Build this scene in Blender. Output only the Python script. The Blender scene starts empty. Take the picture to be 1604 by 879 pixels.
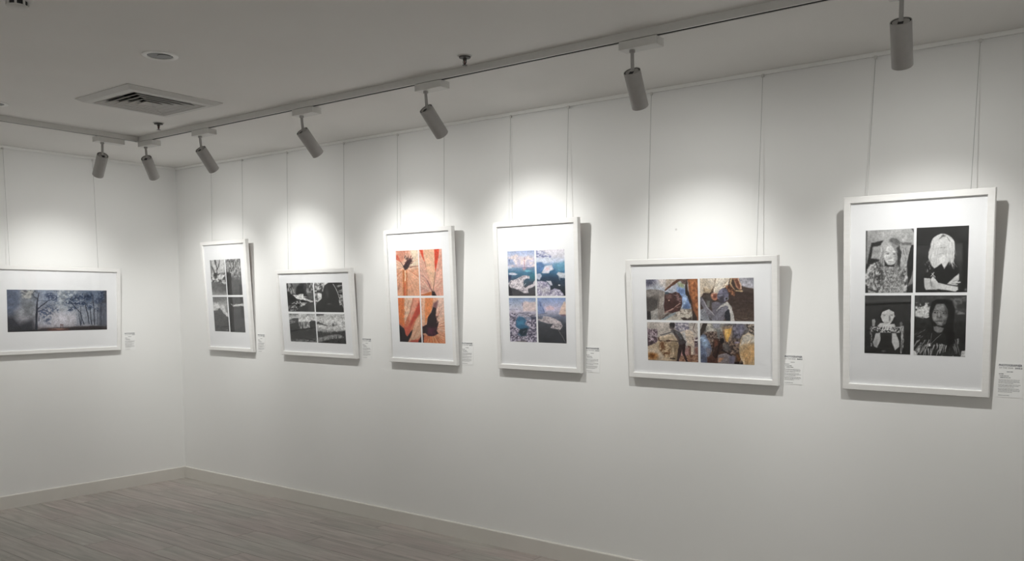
import bpy, math, random
import numpy as np
from mathutils import Matrix, Vector

# ------------------------------------------------------------------ camera, world, light, exposure
scene = bpy.context.scene
COL = scene.collection
W_PX, H_PX = 1604.0, 879.0
CAM_POS = Vector((6.9269, -4.2527, 1.5686))
YAW, PITCH, ROLL = 2.2261, -0.0904, 0.0009
FOCAL_PX, CX_PX, CY_PX = 1357.14, 802.0, 593.5
fw = Vector((math.cos(PITCH) * math.cos(YAW), math.cos(PITCH) * math.sin(YAW), math.sin(PITCH)))
rt = Vector((math.sin(YAW), -math.cos(YAW), 0.0))
up = rt.cross(fw)
r2 = math.cos(ROLL) * rt + math.sin(ROLL) * up
u2 = -math.sin(ROLL) * rt + math.cos(ROLL) * up
cam_data = bpy.data.cameras.new('camera')
cam_data.sensor_fit = 'HORIZONTAL'
cam_data.sensor_width = 36.0
cam_data.lens = 36.0 * FOCAL_PX / W_PX
cam_data.shift_x = (W_PX / 2 - CX_PX) / W_PX
cam_data.shift_y = (CY_PX - H_PX / 2) / W_PX
cam_data.clip_start = 0.05
cam = bpy.data.objects.new('camera', cam_data)
M = Matrix((( r2.x, u2.x, -fw.x, CAM_POS.x), (r2.y, u2.y, -fw.y, CAM_POS.y), (r2.z, u2.z, -fw.z, CAM_POS.z), (0, 0, 0, 1)))
cam.matrix_world = M
COL.objects.link(cam)
scene.camera = cam

world = bpy.data.worlds.new('world')
world.use_nodes = True
world.node_tree.nodes['Background'].inputs[0].default_value = (1, 0.97, 0.93, 1)
world.node_tree.nodes['Background'].inputs[1].default_value = 0.0
scene.world = world

vs = scene.view_settings
vs.view_transform = 'Standard'
vs.look = 'None'
vs.exposure = 0.0
vs.gamma = 1.0
vs.use_curve_mapping = False

SPOT_W = 39.5            # gallery spots in view
SPOT_ANGLE = 82.0
SPOT_BLEND = 1.0
SPOT_COLOR = (0.992, 0.992, 0.962)
SPILL_W = 8.0           # wide soft spill of the same lamps
FILL_W = 31.0            # unseen fill spots added to bounce light off walls behind the camera


def spot(loc, direction, watts, angle=SPOT_ANGLE, blend=SPOT_BLEND, radius=0.022, color=SPOT_COLOR, parent=None):
    ld = bpy.data.lights.new('spot_or_fill', 'SPOT')
    ld.energy = watts
    ld.color = color
    ld.spot_size = math.radians(angle)
    ld.spot_blend = blend
    ld.shadow_soft_size = radius
    o = bpy.data.objects.new('spot_or_fill', ld)
    q = Vector(direction).normalized().to_track_quat('-Z', 'Y')
    o.rotation_mode = 'QUATERNION'
    o.rotation_quaternion = q
    o.location = loc
    COL.objects.link(o)
    return o


# room extents: corner at the origin, right wall y = 0, left wall x = 0
RX, RY, RZ = 9.0, -6.3, 2.7
# unseen spots without fixtures, added on out-of-view walls as ambient fill
for x in (8.0,):
    spot((x, -0.86, 2.42), (0, 0.68, -0.73), SPOT_W)
    spot((x, -0.84, 2.40), (0, 0.68, -0.73), SPILL_W, 165.0)
for y in (-2.75, -4.0, -5.2):
    spot((1.0, y, 2.42), (-0.68, 0, -0.73), SPOT_W)
    spot((0.98, y, 2.40), (-0.68, 0, -0.73), SPILL_W, 165.0)
for x in (1.8, 3.2, 4.6, 6.0, 7.4):
    spot((x, RY + 0.9, 2.42), (0, -0.68, -0.73), FILL_W, 125.0)
for y in (-1.6, -3.0, -4.4, -5.4):
    spot((RX - 0.9, y, 2.42), (0.68, 0, -0.73), FILL_W, 125.0)

# ------------------------------------------------------------------ materials


def mat(name, color, rough=0.5, metal=0.0, spec=0.5):
    m = bpy.data.materials.new(name)
    m.use_nodes = True
    b = m.node_tree.nodes['Principled BSDF']
    b.inputs['Base Color'].default_value = (*color, 1)
    b.inputs['Roughness'].default_value = rough
    b.inputs['Metallic'].default_value = metal
    b.inputs['Specular IOR Level'].default_value = spec
    return m


def nodes(m):
    nt = m.node_tree
    return nt, nt.nodes, nt.links, nt.nodes['Principled BSDF']


def mottled(name, c0, c1, scale, rough, bump=0.0, bump_scale=None, stretch=(1, 1, 1)):
    m = mat(name, c0, rough)
    nt, N, L, b = nodes(m)
    tc = N.new('ShaderNodeTexCoord')
    mp = N.new('ShaderNodeMapping')
    mp.inputs['Scale'].default_value = stretch
    L.new(tc.outputs['Object'], mp.inputs['Vector'])
    nz = N.new('ShaderNodeTexNoise')
    nz.inputs['Scale'].default_value = scale
    nz.inputs['Detail'].default_value = 4
    L.new(mp.outputs['Vector'], nz.inputs['Vector'])
    rp = N.new('ShaderNodeValToRGB')
    rp.color_ramp.elements[0].position = 0.35
    rp.color_ramp.elements[1].position = 0.65
    rp.color_ramp.elements[0].color = (*c0, 1)
    rp.color_ramp.elements[1].color = (*c1, 1)
    L.new(nz.outputs['Fac'], rp.inputs['Fac'])
    L.new(rp.outputs['Color'], b.inputs['Base Color'])
    if bump > 0:
        n2 = N.new('ShaderNodeTexNoise')
        n2.inputs['Scale'].default_value = bump_scale
        n2.inputs['Detail'].default_value = 3
        L.new(mp.outputs['Vector'], n2.inputs['Vector'])
        bp = N.new('ShaderNodeBump')
        bp.inputs['Strength'].default_value = bump
        bp.inputs['Distance'].default_value = 0.002
        L.new(n2.outputs['Fac'], bp.inputs['Height'])
        L.new(bp.outputs['Normal'], b.inputs['Normal'])
    return m


M_WALL = mottled('painted_wall', (0.855, 0.855, 0.84), (0.87, 0.867, 0.855), 1.5, 0.75, 0.10, 220)
M_CEIL = mottled('painted_ceiling', (0.80, 0.785, 0.76), (0.82, 0.805, 0.78), 2.0, 0.85, 0.06, 160)
M_BASE = mottled('baseboard_paint', (0.68, 0.655, 0.61), (0.715, 0.69, 0.645), 3.0, 0.45)
M_FRAME = mottled('white_frame_paint', (0.86, 0.85, 0.83), (0.885, 0.875, 0.86), 14, 0.45, 0.15, 90, (1, 1, 6))
M_MAT = mottled('mat_board', (0.885, 0.89, 0.905), (0.90, 0.905, 0.92), 30, 0.8)
M_BACK = mottled('brown_backing_board', (0.30, 0.20, 0.14), (0.36, 0.25, 0.18), 25, 0.8)
M_TRACKW = mottled('white_powder_coat', (0.66, 0.65, 0.625), (0.68, 0.67, 0.645), 40, 0.45)
M_LAMP = mottled('lamp_powder_coat', (0.40, 0.388, 0.375), (0.42, 0.408, 0.395), 40, 0.5, 0.05, 600)
M_RAILW = mottled('white_rail_enamel', (0.86, 0.855, 0.835), (0.88, 0.875, 0.855), 30, 0.4)
M_DARK = mat('plain_black', (0.015, 0.015, 0.016), 0.6)
M_SLOT = mat('dark_slot', (0.03, 0.03, 0.03), 0.7)
M_WIRE = mat('hanging_cable', (0.42, 0.42, 0.41), 0.45, 0.2)
M_STEEL = mat('sprinkler_metal', (0.07, 0.065, 0.06), 0.4, 0.6)
M_PAPER = mottled('caption_paper', (0.875, 0.875, 0.865), (0.885, 0.885, 0.875), 20, 0.85)
M_INK = mat('caption_ink', (0.15, 0.15, 0.155), 0.8)
M_INKBLUE = mat('caption_heading_ink', (0.028, 0.03, 0.055), 0.8)
M_VENT = mottled('vent_enamel', (0.62, 0.61, 0.59), (0.64, 0.63, 0.61), 30, 0.5)
M_DUCT = mat('duct_dark', (0.012, 0.012, 0.012), 0.9)
M_LENS = mat('lamp_lens', (0.9, 0.9, 0.88), 0.3)
_nt, _N, _L, _b = nodes(M_LENS)
_b.inputs['Emission Color'].default_value = (1, 0.95, 0.88, 1)
_b.inputs['Emission Strength'].default_value = 6.0

# clear glazing: mostly straight-through, a few percent mirror
M_GLASS = bpy.data.materials.new('picture_glazing')
M_GLASS.use_nodes = True
nt = M_GLASS.node_tree
nt.nodes.remove(nt.nodes['Principled BSDF'])
_out = nt.nodes['Material Output']
_tr = nt.nodes.new('ShaderNodeBsdfTransparent')
_gl = nt.nodes.new('ShaderNodeBsdfGlossy')
_gl.inputs['Roughness'].default_value = 0.03
_lw = nt.nodes.new('ShaderNodeLayerWeight')
_pw = nt.nodes.new('ShaderNodeMath'); _pw.operation = 'POWER'; _pw.inputs[1].default_value = 5.0
_ma = nt.nodes.new('ShaderNodeMath'); _ma.operation = 'MULTIPLY_ADD'
_ma.inputs[1].default_value = 0.9; _ma.inputs[2].default_value = 0.022
_mx = nt.nodes.new('ShaderNodeMixShader')
_lw.inputs['Blend'].default_value = 0.5
nt.links.new(_lw.outputs['Facing'], _pw.inputs[0])
nt.links.new(_pw.outputs[0], _ma.inputs[0])
nt.links.new(_ma.outputs[0], _mx.inputs[0])
nt.links.new(_tr.outputs[0], _mx.inputs[1])
nt.links.new(_gl.outputs[0], _mx.inputs[2])
nt.links.new(_mx.outputs[0], _out.inputs['Surface'])

# photographic paper: colours live on the print's own points
M_PRINT = mat('photo_paper', (0.5, 0.5, 0.5), 0.45, 0.0, 0.3)
nt, N, L, b = nodes(M_PRINT)
at = N.new('ShaderNodeAttribute'); at.attribute_name = 'print'
L.new(at.outputs['Color'], b.inputs['Base Color'])

# grey wood-look floor board
M_FLOOR = mat('grey_wood_board', (0.1, 0.09, 0.08), 0.42, 0.0, 0.4)
nt, N, L, b = nodes(M_FLOOR)
tc = N.new('ShaderNodeTexCoord'); oi = N.new('ShaderNodeObjectInfo')
sc_ = N.new('ShaderNodeVectorMath'); sc_.operation = 'SCALE'; sc_.inputs['Scale'].default_value = 37.0
cb = N.new('ShaderNodeCombineXYZ')
L.new(oi.outputs['Random'], cb.inputs[0]); L.new(oi.outputs['Random'], cb.inputs[1])
L.new(cb.outputs[0], sc_.inputs[0])
ad = N.new('ShaderNodeVectorMath'); ad.operation = 'ADD'
L.new(tc.outputs['Object'], ad.inputs[0]); L.new(sc_.outputs[0], ad.inputs[1])
mp = N.new('ShaderNodeMapping'); mp.inputs['Scale'].default_value = (1.3, 16, 1)
L.new(ad.outputs[0], mp.inputs['Vector'])
nz = N.new('ShaderNodeTexNoise'); nz.inputs['Scale'].default_value = 1.6; nz.inputs['Detail'].default_value = 6; nz.inputs['Roughness'].default_value = 0.62
nz.inputs['Distortion'].default_value = 0.6
L.new(mp.outputs[0], nz.inputs['Vector'])
rp = N.new('ShaderNodeValToRGB')
E_ = rp.color_ramp.elements
E_[0].position = 0.3; E_[0].color = (0.30, 0.278, 0.260, 1)
E_[1].position = 0.72; E_[1].color = (0.51, 0.482, 0.452, 1)
e = E_.new(0.5); e.color = (0.40, 0.368, 0.347, 1)
L.new(nz.outputs['Fac'], rp.inputs['Fac'])
n2 = N.new('ShaderNodeTexNoise'); n2.inputs['Scale'].default_value = 1.1; n2.inputs['Detail'].default_value = 2
L.new(ad.outputs[0], n2.inputs['Vector'])
rp2 = N.new('ShaderNodeValToRGB')
rp2.color_ramp.elements[0].position = 0.38; rp2.color_ramp.elements[0].color = (1.02, 0.965, 0.955, 1)
rp2.color_ramp.elements[1].position = 0.62; rp2.color_ramp.elements[1].color = (0.975, 1.0, 0.965, 1)
L.new(n2.outputs['Fac'], rp2.inputs['Fac'])
mu = N.new('ShaderNodeMix'); mu.data_type = 'RGBA'; mu.blend_type = 'MULTIPLY'; mu.inputs['Factor'].default_value = 1.0
L.new(rp.outputs['Color'], mu.inputs[6]); L.new(rp2.outputs['Color'], mu.inputs[7])
mr = N.new('ShaderNodeMapRange'); mr.inputs['To Min'].default_value = 0.94; mr.inputs['To Max'].default_value = 1.06
L.new(oi.outputs['Random'], mr.inputs['Value'])
mv = N.new('ShaderNodeVectorMath'); mv.operation = 'SCALE'
L.new(mu.outputs[2], mv.inputs[0]); L.new(mr.outputs[0], mv.inputs['Scale'])
L.new(mv.outputs[0], b.inputs['Base Color'])
bp = N.new('ShaderNodeBump'); bp.inputs['Strength'].default_value = 0.12; bp.inputs['Distance'].default_value = 0.002
L.new(nz.outputs['Fac'], bp.inputs['Height']); L.new(bp.outputs['Normal'], b.inputs['Normal'])

# ------------------------------------------------------------------ mesh helpers


class MB:
    """collects faces; build() links them as one mesh object"""

    def __init__(s):
        s.v, s.f = [], []

    def quad(s, pts):
        i = len(s.v); s.v += [tuple(p) for p in pts]; s.f.append(tuple(range(i, i + len(pts))))

    def box(s, a, b):
        (x0, y0, z0), (x1, y1, z1) = a, b
        i = len(s.v)
        s.v += [(x0, y0, z0), (x1, y0, z0), (x1, y1, z0), (x0, y1, z0), (x0, y0, z1), (x1, y0, z1), (x1, y1, z1), (x0, y1, z1)]
        s.f += [tuple(i + k for k in q) for q in ((0, 3, 2, 1), (4, 5, 6, 7), (0, 1, 5, 4), (1, 2, 6, 5), (2, 3, 7, 6), (3, 0, 4, 7))]
        return s

    def bevel_box(s, a, b, c):
        """box with all edges along z chamfered by c and top/bottom rims chamfered too"""
        (x0, y0, z0), (x1, y1, z1) = a, b

        def ring(d, z):
            return [(x0 + c + d, y0 + d, z), (x1 - c - d, y0 + d, z), (x1 - d, y0 + c + d, z), (x1 - d, y1 - c - d, z),
                    (x1 - c - d, y1 - d, z), (x0 + c + d, y1 - d, z), (x0 + d, y1 - c - d, z), (x0 + d, y0 + c + d, z)]
        rings = [ring(c * .6, z0), ring(0, z0 + c), ring(0, z1 - c), ring(c * .6, z1)]
        return s.loft(rings)

    def loft(s, rings, cap0=True, cap1=True):
        i = len(s.v); n = len(rings[0])
        for r in rings:
            s.v += [tuple(p) for p in r]
        for k in range(len(rings) - 1):
            for j in range(n):
                a = i + k * n + j; b_ = i + k * n + (j + 1) % n
                s.f.append((a, b_, b_ + n, a + n))
        if cap0:
            s.f.append(tuple(i + j for j in reversed(range(n))))
        if cap1:
            s.f.append(tuple(i + (len(rings) - 1) * n + j for j in range(n)))
        return s

    def lathe(s, profile, n=28, origin=(0, 0, 0), axis=(0, 0, 1), cap0=False, cap1=False):
        """profile: list of (radius, height along axis)"""
        ax = Vector(axis).normalized()
        e1 = ax.orthogonal().normalized(); e2 = ax.cross(e1)
        o = Vector(origin)
        rings = []
        for r, h in profile:
            rings.append([o + ax * h + (e1 * math.cos(2 * math.pi * k / n) + e2 * math.sin(2 * math.pi * k / n)) * max(r, 1e-5) for k in range(n)])
        return s.loft(rings, cap0, cap1)

    def tube(s, p0, p1, r, n=10):
        d = Vector(p1) - Vector(p0)
        return s.lathe([(r, 0), (r, d.length)], n, p0, d, True, True)

    def build(s, name, material, parent=None, smooth=False, loc=None, rot=None):
        me = bpy.data.meshes.new(name)
        me.from_pydata(s.v, [], s.f)
        me.materials.append(material)
        me.update()
        if smooth:
            me.polygons.foreach_set('use_smooth', [True] * len(me.polygons))
            try:
                me.set_sharp_from_angle(angle=math.radians(38))
            except Exception:
                pass
        o = bpy.data.objects.new(name, me)
        COL.objects.link(o)
        if parent:
            o.parent = parent
        if loc:
            o.location = loc
        if rot:
            o.rotation_euler = rot
        return o


def tag(o, label, cat, group=None):
    o['label'] = label
    o['category'] = cat
    if group:
        o['group'] = group
    return o


def struct(o, label=None):
    o['kind'] = 'structure'
    if label:
        o['label'] = label
    return o


def empty(name, loc, rot=(0, 0, 0)):
    o = bpy.data.objects.new(name, None)
    o.empty_display_size = 0.05
    o.location = loc
    o.rotation_euler = rot
    COL.objects.link(o)
    return o


# ------------------------------------------------------------------ the room
T = 0.12
struct(MB().box((-T, 0, -0.1), (RX + T, T, RZ + 0.15)).build('wall_right', M_WALL), 'long white wall hung with six framed prints')
struct(MB().box((-T, RY, -0.1), (0, 0, RZ + 0.15)).build('wall_left', M_WALL), 'white end wall with one wide framed print')
struct(MB().box((RX, RY, -0.1), (RX + T, 0, RZ + 0.15)).build('wall_back', M_WALL), 'white wall opposite the end wall')
struct(MB().box((-T, RY - T, -0.1), (RX + T, RY, RZ + 0.15)).build('wall_front', M_WALL), 'white wall behind the viewer')
# ceiling slab, left open where the air duct comes through
VX, VY, VS = 2.205, -1.50, 0.285        # air vent: centre, half side
VH = VS - 0.067                          # half side of the duct opening
m = MB()
m.box((0, RY, RZ), (VX - VH, 0, RZ + 0.12))
m.box((VX + VH, RY, RZ), (RX, 0, RZ + 0.12))
m.box((VX - VH, RY, RZ), (VX + VH, VY - VH, RZ + 0.12))
m.box((VX - VH, VY + VH, RZ), (VX + VH, 0, RZ + 0.12))
struct(m.build('ceiling', M_CEIL), 'plain pale grey plaster ceiling')

floor = struct(MB().box((0, RY, -0.1), (RX, 0, -0.006)).build('floor', mat('floor_bed', (0.03, 0.028, 0.026), 0.8)), 'grey wood-look board floor')
PL, PW, GAP = 1.3, 0.18, 0.0012


def plank_mesh(length):
    m = MB()
    a = (GAP, GAP, -0.006); c = 0.0016
    x0, y0, x1, y1 = GAP, GAP, length - GAP, PW - GAP
    r0 = [(x0, y0, -0.006), (x1, y0, -0.006), (x1, y1, -0.006), (x0, y1, -0.006)]
    r1 = [(x0, y0, -c * .5), (x1, y0, -c * .5), (x1, y1, -c * .5), (x0, y1, -c * .5)]
    r2_ = [(x0 + c, y0 + c, 0), (x1 - c, y0 + c, 0), (x1 - c, y1 - c, 0), (x0 + c, y1 - c, 0)]
    m.loft([r0, r1, r2_], False, True)
    me = bpy.data.meshes.new('plank'); me.from_pydata(m.v, [], m.f); me.materials.append(M_FLOOR)
    return me


rng = random.Random(4)
plank_cache = {}
row = 0
y = 0.0
while y > RY + 0.01:
    off = (row * 0.47) % PL
    x = -off
    while x < RX - 0.02:
        xa, xb = max(x, 0.0), min(x + PL, RX)
        if xb - xa > 0.05:
            key = round(xb - xa, 3)
            if key not in plank_cache:
                plank_cache[key] = plank_mesh(key)
            o = bpy.data.objects.new('plank', plank_cache[key])
            o.location = (xa, y - PW, 0)
            o.parent = floor
            COL.objects.link(o)
        x += PL
    y -= PW
    row += 1

# baseboards with a small rounded top edge
BH, BT = 0.101, 0.016


def baseboard(name, p0, p1, inward, label):
    d = (Vector(p1) - Vector(p0)); L_ = d.length; d.normalize()
    n = Vector(inward)
    prof = [(0, 0), (BT, 0), (BT, BH - 0.006), (BT - 0.002, BH - 0.002), (BT - 0.006, BH), (0, BH)]
    rings = []
    for s_ in (0, L_):
        rings.append([Vector(p0) + d * s_ + n * a + Vector((0, 0, z)) for a, z in prof])
    struct(MB().loft(rings).build(name, M_BASE), label)


baseboard('baseboard_right', (BT, 0, 0), (RX - BT, 0, 0), (0, -1, 0), 'beige painted baseboard along the long wall')
baseboard('baseboard_left', (0, RY + BT, 0), (0, 0, 0), (1, 0, 0), 'beige painted baseboard along the end wall')
baseboard('baseboard_back', (RX, RY + BT, 0), (RX, 0, 0), (-1, 0, 0), 'beige baseboard opposite the end wall')
baseboard('baseboard_front', (BT, RY, 0), (RX - BT, RY, 0), (0, 1, 0), 'beige baseboard behind the viewer')


# picture rails tucked under the ceiling
def picture_rail(name, p0, p1, inward, label):
    d = (Vector(p1) - Vector(p0)); L_ = d.length; d.normalize(); n = Vector(inward)
    prof = [(0, RZ - 0.021), (0.002, RZ - 0.021), (0.002, RZ - 0.004), (0.0095, RZ - 0.004), (0.0095, RZ - 0.021), (0.0125, RZ - 0.020), (0.0130, RZ - 0.006), (0.0105, RZ), (0, RZ)]
    rings = [[Vector(p0) + d * s_ + n * a + Vector((0, 0, z)) for a, z in prof] for s_ in (0, L_)]
    rail = struct(MB().loft(rings).build(name, M_RAILW), label)
    rings = [[Vector(p0) + d * s_ + n * a + Vector((0, 0, z)) for a, z in ((0.0022, RZ - 0.0195), (0.0093, RZ - 0.0195), (0.0093, RZ - 0.0045), (0.0022, RZ - 0.0045))] for s_ in (0, L_)]
    MB().loft(rings).build('channel_shade', M_SLOT, rail)  # dark filler strip painting the shade inside the rail's open channel


picture_rail('trim_1', (0.013, 0, 0), (RX, 0, 0), (0, -1, 0), 'slim white picture rail at the top of the long wall')
picture_rail('trim_2', (0, RY, 0), (0, 0, 0), (1, 0, 0), 'slim white picture rail at the top of the end wall')

# ------------------------------------------------------------------ lighting tracks
TW, TH = 0.036, 0.033
TRK_Y, TRK_X = -0.939, 1.092      # centre lines


def track(name, axis, lo, hi, label):
    """U-shaped profile with an open slot facing down"""
    h = TW / 2; s_ = 0.0095
    z0, z1 = RZ - TH, RZ
    prof = [(-h, z1), (-h, z0), (-s_, z0), (-s_, z0 + 0.016), (s_, z0 + 0.016), (s_, z0), (h, z0), (h, z1)]
    rings = []
    for q in (lo, hi):
        rings.append([((q, TRK_Y + a, z) if axis == 'x' else (TRK_X + a, q, z)) for a, z in prof])
    t = empty(name, (lo if axis == 'x' else TRK_X, TRK_Y if axis == 'x' else hi, RZ - TH))
    inv = Vector(t.location)
    m = MB().loft(rings); m.v = [tuple(Vector(p) - inv) for p in m.v]
    m.build('track_body', M_TRACKW, t)
    m = MB()
    # dark conductor insert, coloured to put shade in the slot; stepped in the middle
    for a0, a1, dz in ((-s_ + 0.0001, -0.0045, 0.0015), (-0.0045, 0.0045, 0.0035), (0.0045, s_ - 0.0001, 0.0015)):
        if axis == 'x':
            m.box((lo, TRK_Y + a0, z0 + dz), (hi, TRK_Y + a1, z0 + 0.0158))
        else:
            m.box((TRK_X + a0, lo, z0 + dz), (TRK_X + a1, hi, z0 + 0.0158))
    m.v = [tuple(Vector(p) - inv) for p in m.v]
    m.build('conductor_shade_fill', M_SLOT, t)
    return tag(t, label, 'lighting track')


t_r = track('lighting_track', 'x', TRK_X + TW / 2 + 0.002, RX - 0.02, 'long white ceiling track running parallel to the six-picture wall')
t_l = track('lighting_track', 'y', RY + 0.02, TRK_Y - TW / 2 - 0.002, 'shorter white ceiling track parallel to the end wall on the left')
# corner connector belongs to the long track
m = MB().bevel_box((TRK_X - TW / 2, TRK_Y - TW / 2, RZ - TH - 0.0012), (TRK_X + TW / 2, TRK_Y + TW / 2, RZ), 0.0015)
m.v = [tuple(Vector(p) - Vector(t_r.location)) for p in m.v]
m.build('corner_connector', M_TRACKW, t_r)


# ------------------------------------------------------------------ track spotlights
HL, HR = 0.165, 0.0365


def track_lamp(loc, axis, direction, label, watts=SPOT_W):
    """loc: where the stem meets the head; axis: run of the track"""
    x, y, z = loc
    zt = RZ - TH
    t = empty('track_spotlight', (x, y, zt))
    O = Vector((x, y, zt))
    bh = 0.036
    if axis == 'x':
        a, b_ = (-0.05, TRK_Y - 0.017 - y, -bh), (0.13, TRK_Y + 0.052 - y, -0.002)
        la, lb = (0.095, TRK_Y - 0.007 - y, -0.004), (0.118, TRK_Y + 0.007 - y, 0.004)
    else:
        a, b_ = (TRK_X - 0.052 - x, -0.05, -bh), (TRK_X + 0.017 - x, 0.14, -0.002)
        la, lb = (TRK_X - 0.007 - x, 0.095, -0.004), (TRK_X + 0.007 - x, 0.118, 0.004)
    ad_ = MB().bevel_box(a, b_, 0.002).build('adapter_box', M_TRACKW, t)
    MB().box(la, lb).build('locking_lever', M_SLOT, ad_)
    m = MB(); m.lathe([(0.0125, 0), (0.0125, -0.010), (0.008, -0.013)], 20, (0, 0, -bh), (0, 0, 1), True, True)
    m.build('collar', M_LAMP, t, True)
    d = Vector(direction).normalized()
    top = Vector((0, 0, z - zt))              # centre of the head's top disc
    m = MB(); m.tube((0, 0, -bh - 0.012), top + d * 0.012, 0.0078, 16)
    m.build('stem', M_LAMP, t, True)
    # open barrel: rim at the top, recessed cap, open mouth at the bottom
    m = MB()
    m.lathe([(HR - 0.003, 0.006), (HR - 0.0024, 0.0), (HR - 0.001, 0.0), (HR, 0.0015), (HR, HL - 0.0015), (HR - 0.001, HL), (HR - 0.003, HL), (HR - 0.006, HL - 0.012), (HR - 0.013, HL - 0.050), (0.008, HL - 0.062)],
            36, top, d, False, True)
    head = m.build('head', M_LAMP, t, True)
    m = MB(); m.lathe([(HR - 0.0072, 0.009), (HR - 0.0072, 0.0022), (HR - 0.0080, 0.0018), (0.001, 0.0018)], 36, top, d, False, True)
    m.build('end_cap', M_LAMP, head, True)
    m = MB(); m.lathe([(HR - 0.0030, 0.0025), (HR - 0.0073, 0.0030)], 36, top, d)
    m.build('shadow_gap', M_DARK, head)  # black ring painted in for the shade of the rim gap
    # pivot slot in the cap, towards the room side
    e2 = Vector((0, 0, 1)) - d * d.z * 1.0
    e2 = (e2 - d * e2.dot(d)).normalized(); e1 = d.cross(e2)
    c0 = top + d * 0.0012 - e2 * 0.012
    m = MB()
    rings = []
    for h in (0.0, 0.005):
        rings.append([c0 + d * h + e1 * sx * 0.0095 + e2 * sy * 0.011 for sx, sy in ((-1, -1), (1, -1), (1, 1), (-1, 1))])
    m.loft(rings); m.build('pivot_slot', M_DARK, head)
    m = MB(); m.lathe([(0.0135, HL - 0.045), (0.012, HL - 0.043), (0.001, HL - 0.042)], 24, top, d, True, True)
    m.build('lens', M_LENS, head, True)
    tag(t, label, 'spotlight', 'white cylinder spotlights on the ceiling tracks')
    spot(O + top + d * (HL - 0.030), d, watts)
    spot(O + top + d * (HL + 0.004), d, SPILL_W, 165.0)
    return t


track_lamp((1.075, -1.196, 2.547), 'y', (-0.66, 0.10, -0.745), 'white cylinder spotlight on the end-wall track, leftmost of the seven')
LAMPS = [
    (1.148, 2.556, (-0.38, 0.57, -0.73), 'white cylinder spotlight nearest the track corner, second from the left'),
    (1.807, 2.549, (-0.13, 0.67, -0.73), 'white cylinder spotlight aimed at the four-landscape picture, third from the left'),
    (2.831, 2.546, (0.02, 0.69, -0.72), 'white cylinder spotlight aimed at the orange petal picture, fourth from the left'),
    (3.812, 2.545, (0.03, 0.71, -0.70), 'white cylinder spotlight aimed at the ice floe picture, fifth from the left'),
    (5.014, 2.544, (-0.085, 0.61, -0.785), 'white cylinder spotlight aimed at the cattle picture, second from the right'),
    (6.092, 2.548, (-0.08, 0.59, -0.80), 'largest white cylinder spotlight, cut off by the top of the view, above the portraits'),
]
for x, z, d, lab in LAMPS:
    track_lamp((x, -0.925, z), 'x', d, lab)

# ------------------------------------------------------------------ ceiling fittings
# four-way air diffuser
vent = empty('air_vent', (VX, VY, RZ))


def sq(h, z):
    return [(-h, -h, z), (h, -h, z), (h, h, z), (-h, h, z)]


m = MB()
rings = [sq(VS, 0.0), sq(VS, -0.004), sq(VS - 0.03, -0.020), sq(VS - 0.064, -0.022), sq(VS - 0.068, -0.018), sq(VS - 0.068, 0.05)]
m.loft(rings, False, False)
m.build('vent_frame', M_VENT, vent)
m = MB(); m.loft([sq(VH - 0.0015, 0.11), sq(VH - 0.0015, 0.05), sq(VH - 0.012, 0.05), sq(VH - 0.012, 0.10)], True, False)
m.quad(list(reversed(sq(VH - 0.012, 0.10)))); m.build('duct', M_DUCT, vent)
h = VH - 0.003
for k in range(5):
    ho, hi_ = h, h - 0.034
    # each louvre is a thin sloping ring, wider at the bottom, with a short upright lip
    r_in = [sq(hi_, -0.0020), sq(ho - 0.0015, -0.0205), sq(ho - 0.0015, -0.0230), sq(ho, -0.0230), sq(ho, -0.0205), sq(hi_ + 0.0015, -0.0005)]
    MB().loft(r_in + [r_in[0]], False, False).build('louvre', M_VENT, vent)
    h -= 0.041
for a_ in (0, 1):
    MB().box((-0.004, -VH + 0.013, 0.002), (0.004, VH - 0.013, 0.012)).build('louvre_bracket', M_DUCT, vent, rot=(0, 0, a_ * math.pi / 2))
tag(vent, 'square white ceiling air vent with dark nested louvre slots', 'air vent')


def downlight(x, y, label):
    t = empty('downlight', (x, y, RZ))
    m = MB(); m.lathe([(0.080, 0.0), (0.080, -0.003), (0.077, -0.005), (0.060, -0.005), (0.057, -0.003), (0.057, -0.0006)], 40)
    m.build('trim_ring', M_RAILW, t, True)
    m = MB(); m.lathe([(0.0568, -0.0012), (0.050, -0.0018), (0.002, -0.0010)], 40, cap1=True)
    m.build('reflector', mat('unlit_reflector', (0.10, 0.10, 0.098), 0.35, 0.4), t, True)
    m = MB(); m.lathe([(0.030, -0.0022), (0.028, -0.004), (0.001, -0.0045)], 24, (0.012, 0.012, 0))
    m.build('lamp', mat('unlit_lamp', (0.05, 0.05, 0.05), 0.3), t, True)
    tag(t, label, 'downlight', 'unlit recessed downlights')


downlight(3.105, -1.965, 'round unlit downlight with white trim ring above the air vent')
downlight(1.425, -2.015, 'round unlit downlight half cut off at the left edge of the view')

# smoke detector
t = empty('smoke_detector', (3.415, -2.722, RZ))
m = MB(); m.lathe([(0.056, 0), (0.056, -0.012), (0.050, -0.018), (0.040, -0.020)], 36, cap1=True); m.build('base', M_TRACKW, t, True)
m = MB(); m.lathe([(0.034, -0.019), (0.033, -0.036)], 36); m.build('sensor_chamber', M_DARK, t, True)
m = MB(); m.lathe([(0.030, -0.033), (0.037, -0.036), (0.037, -0.040), (0.030, -0.044), (0.001, -0.045)], 36, cap0=True, cap1=True); m.build('cover', M_TRACKW, t, True)
for k in range(8):
    a = 2 * math.pi * (k + 0.3) / 8
    m = MB(); m.box((-0.002, -0.004, -0.037), (0.002, 0.004, -0.018))
    m.build('rib', M_TRACKW, t, loc=(0.037 * math.cos(a), 0.037 * math.sin(a), 0), rot=(0, 0, a))
tag(t, 'small dark-vented smoke detector cut by the top left edge', 'smoke detector')


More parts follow.
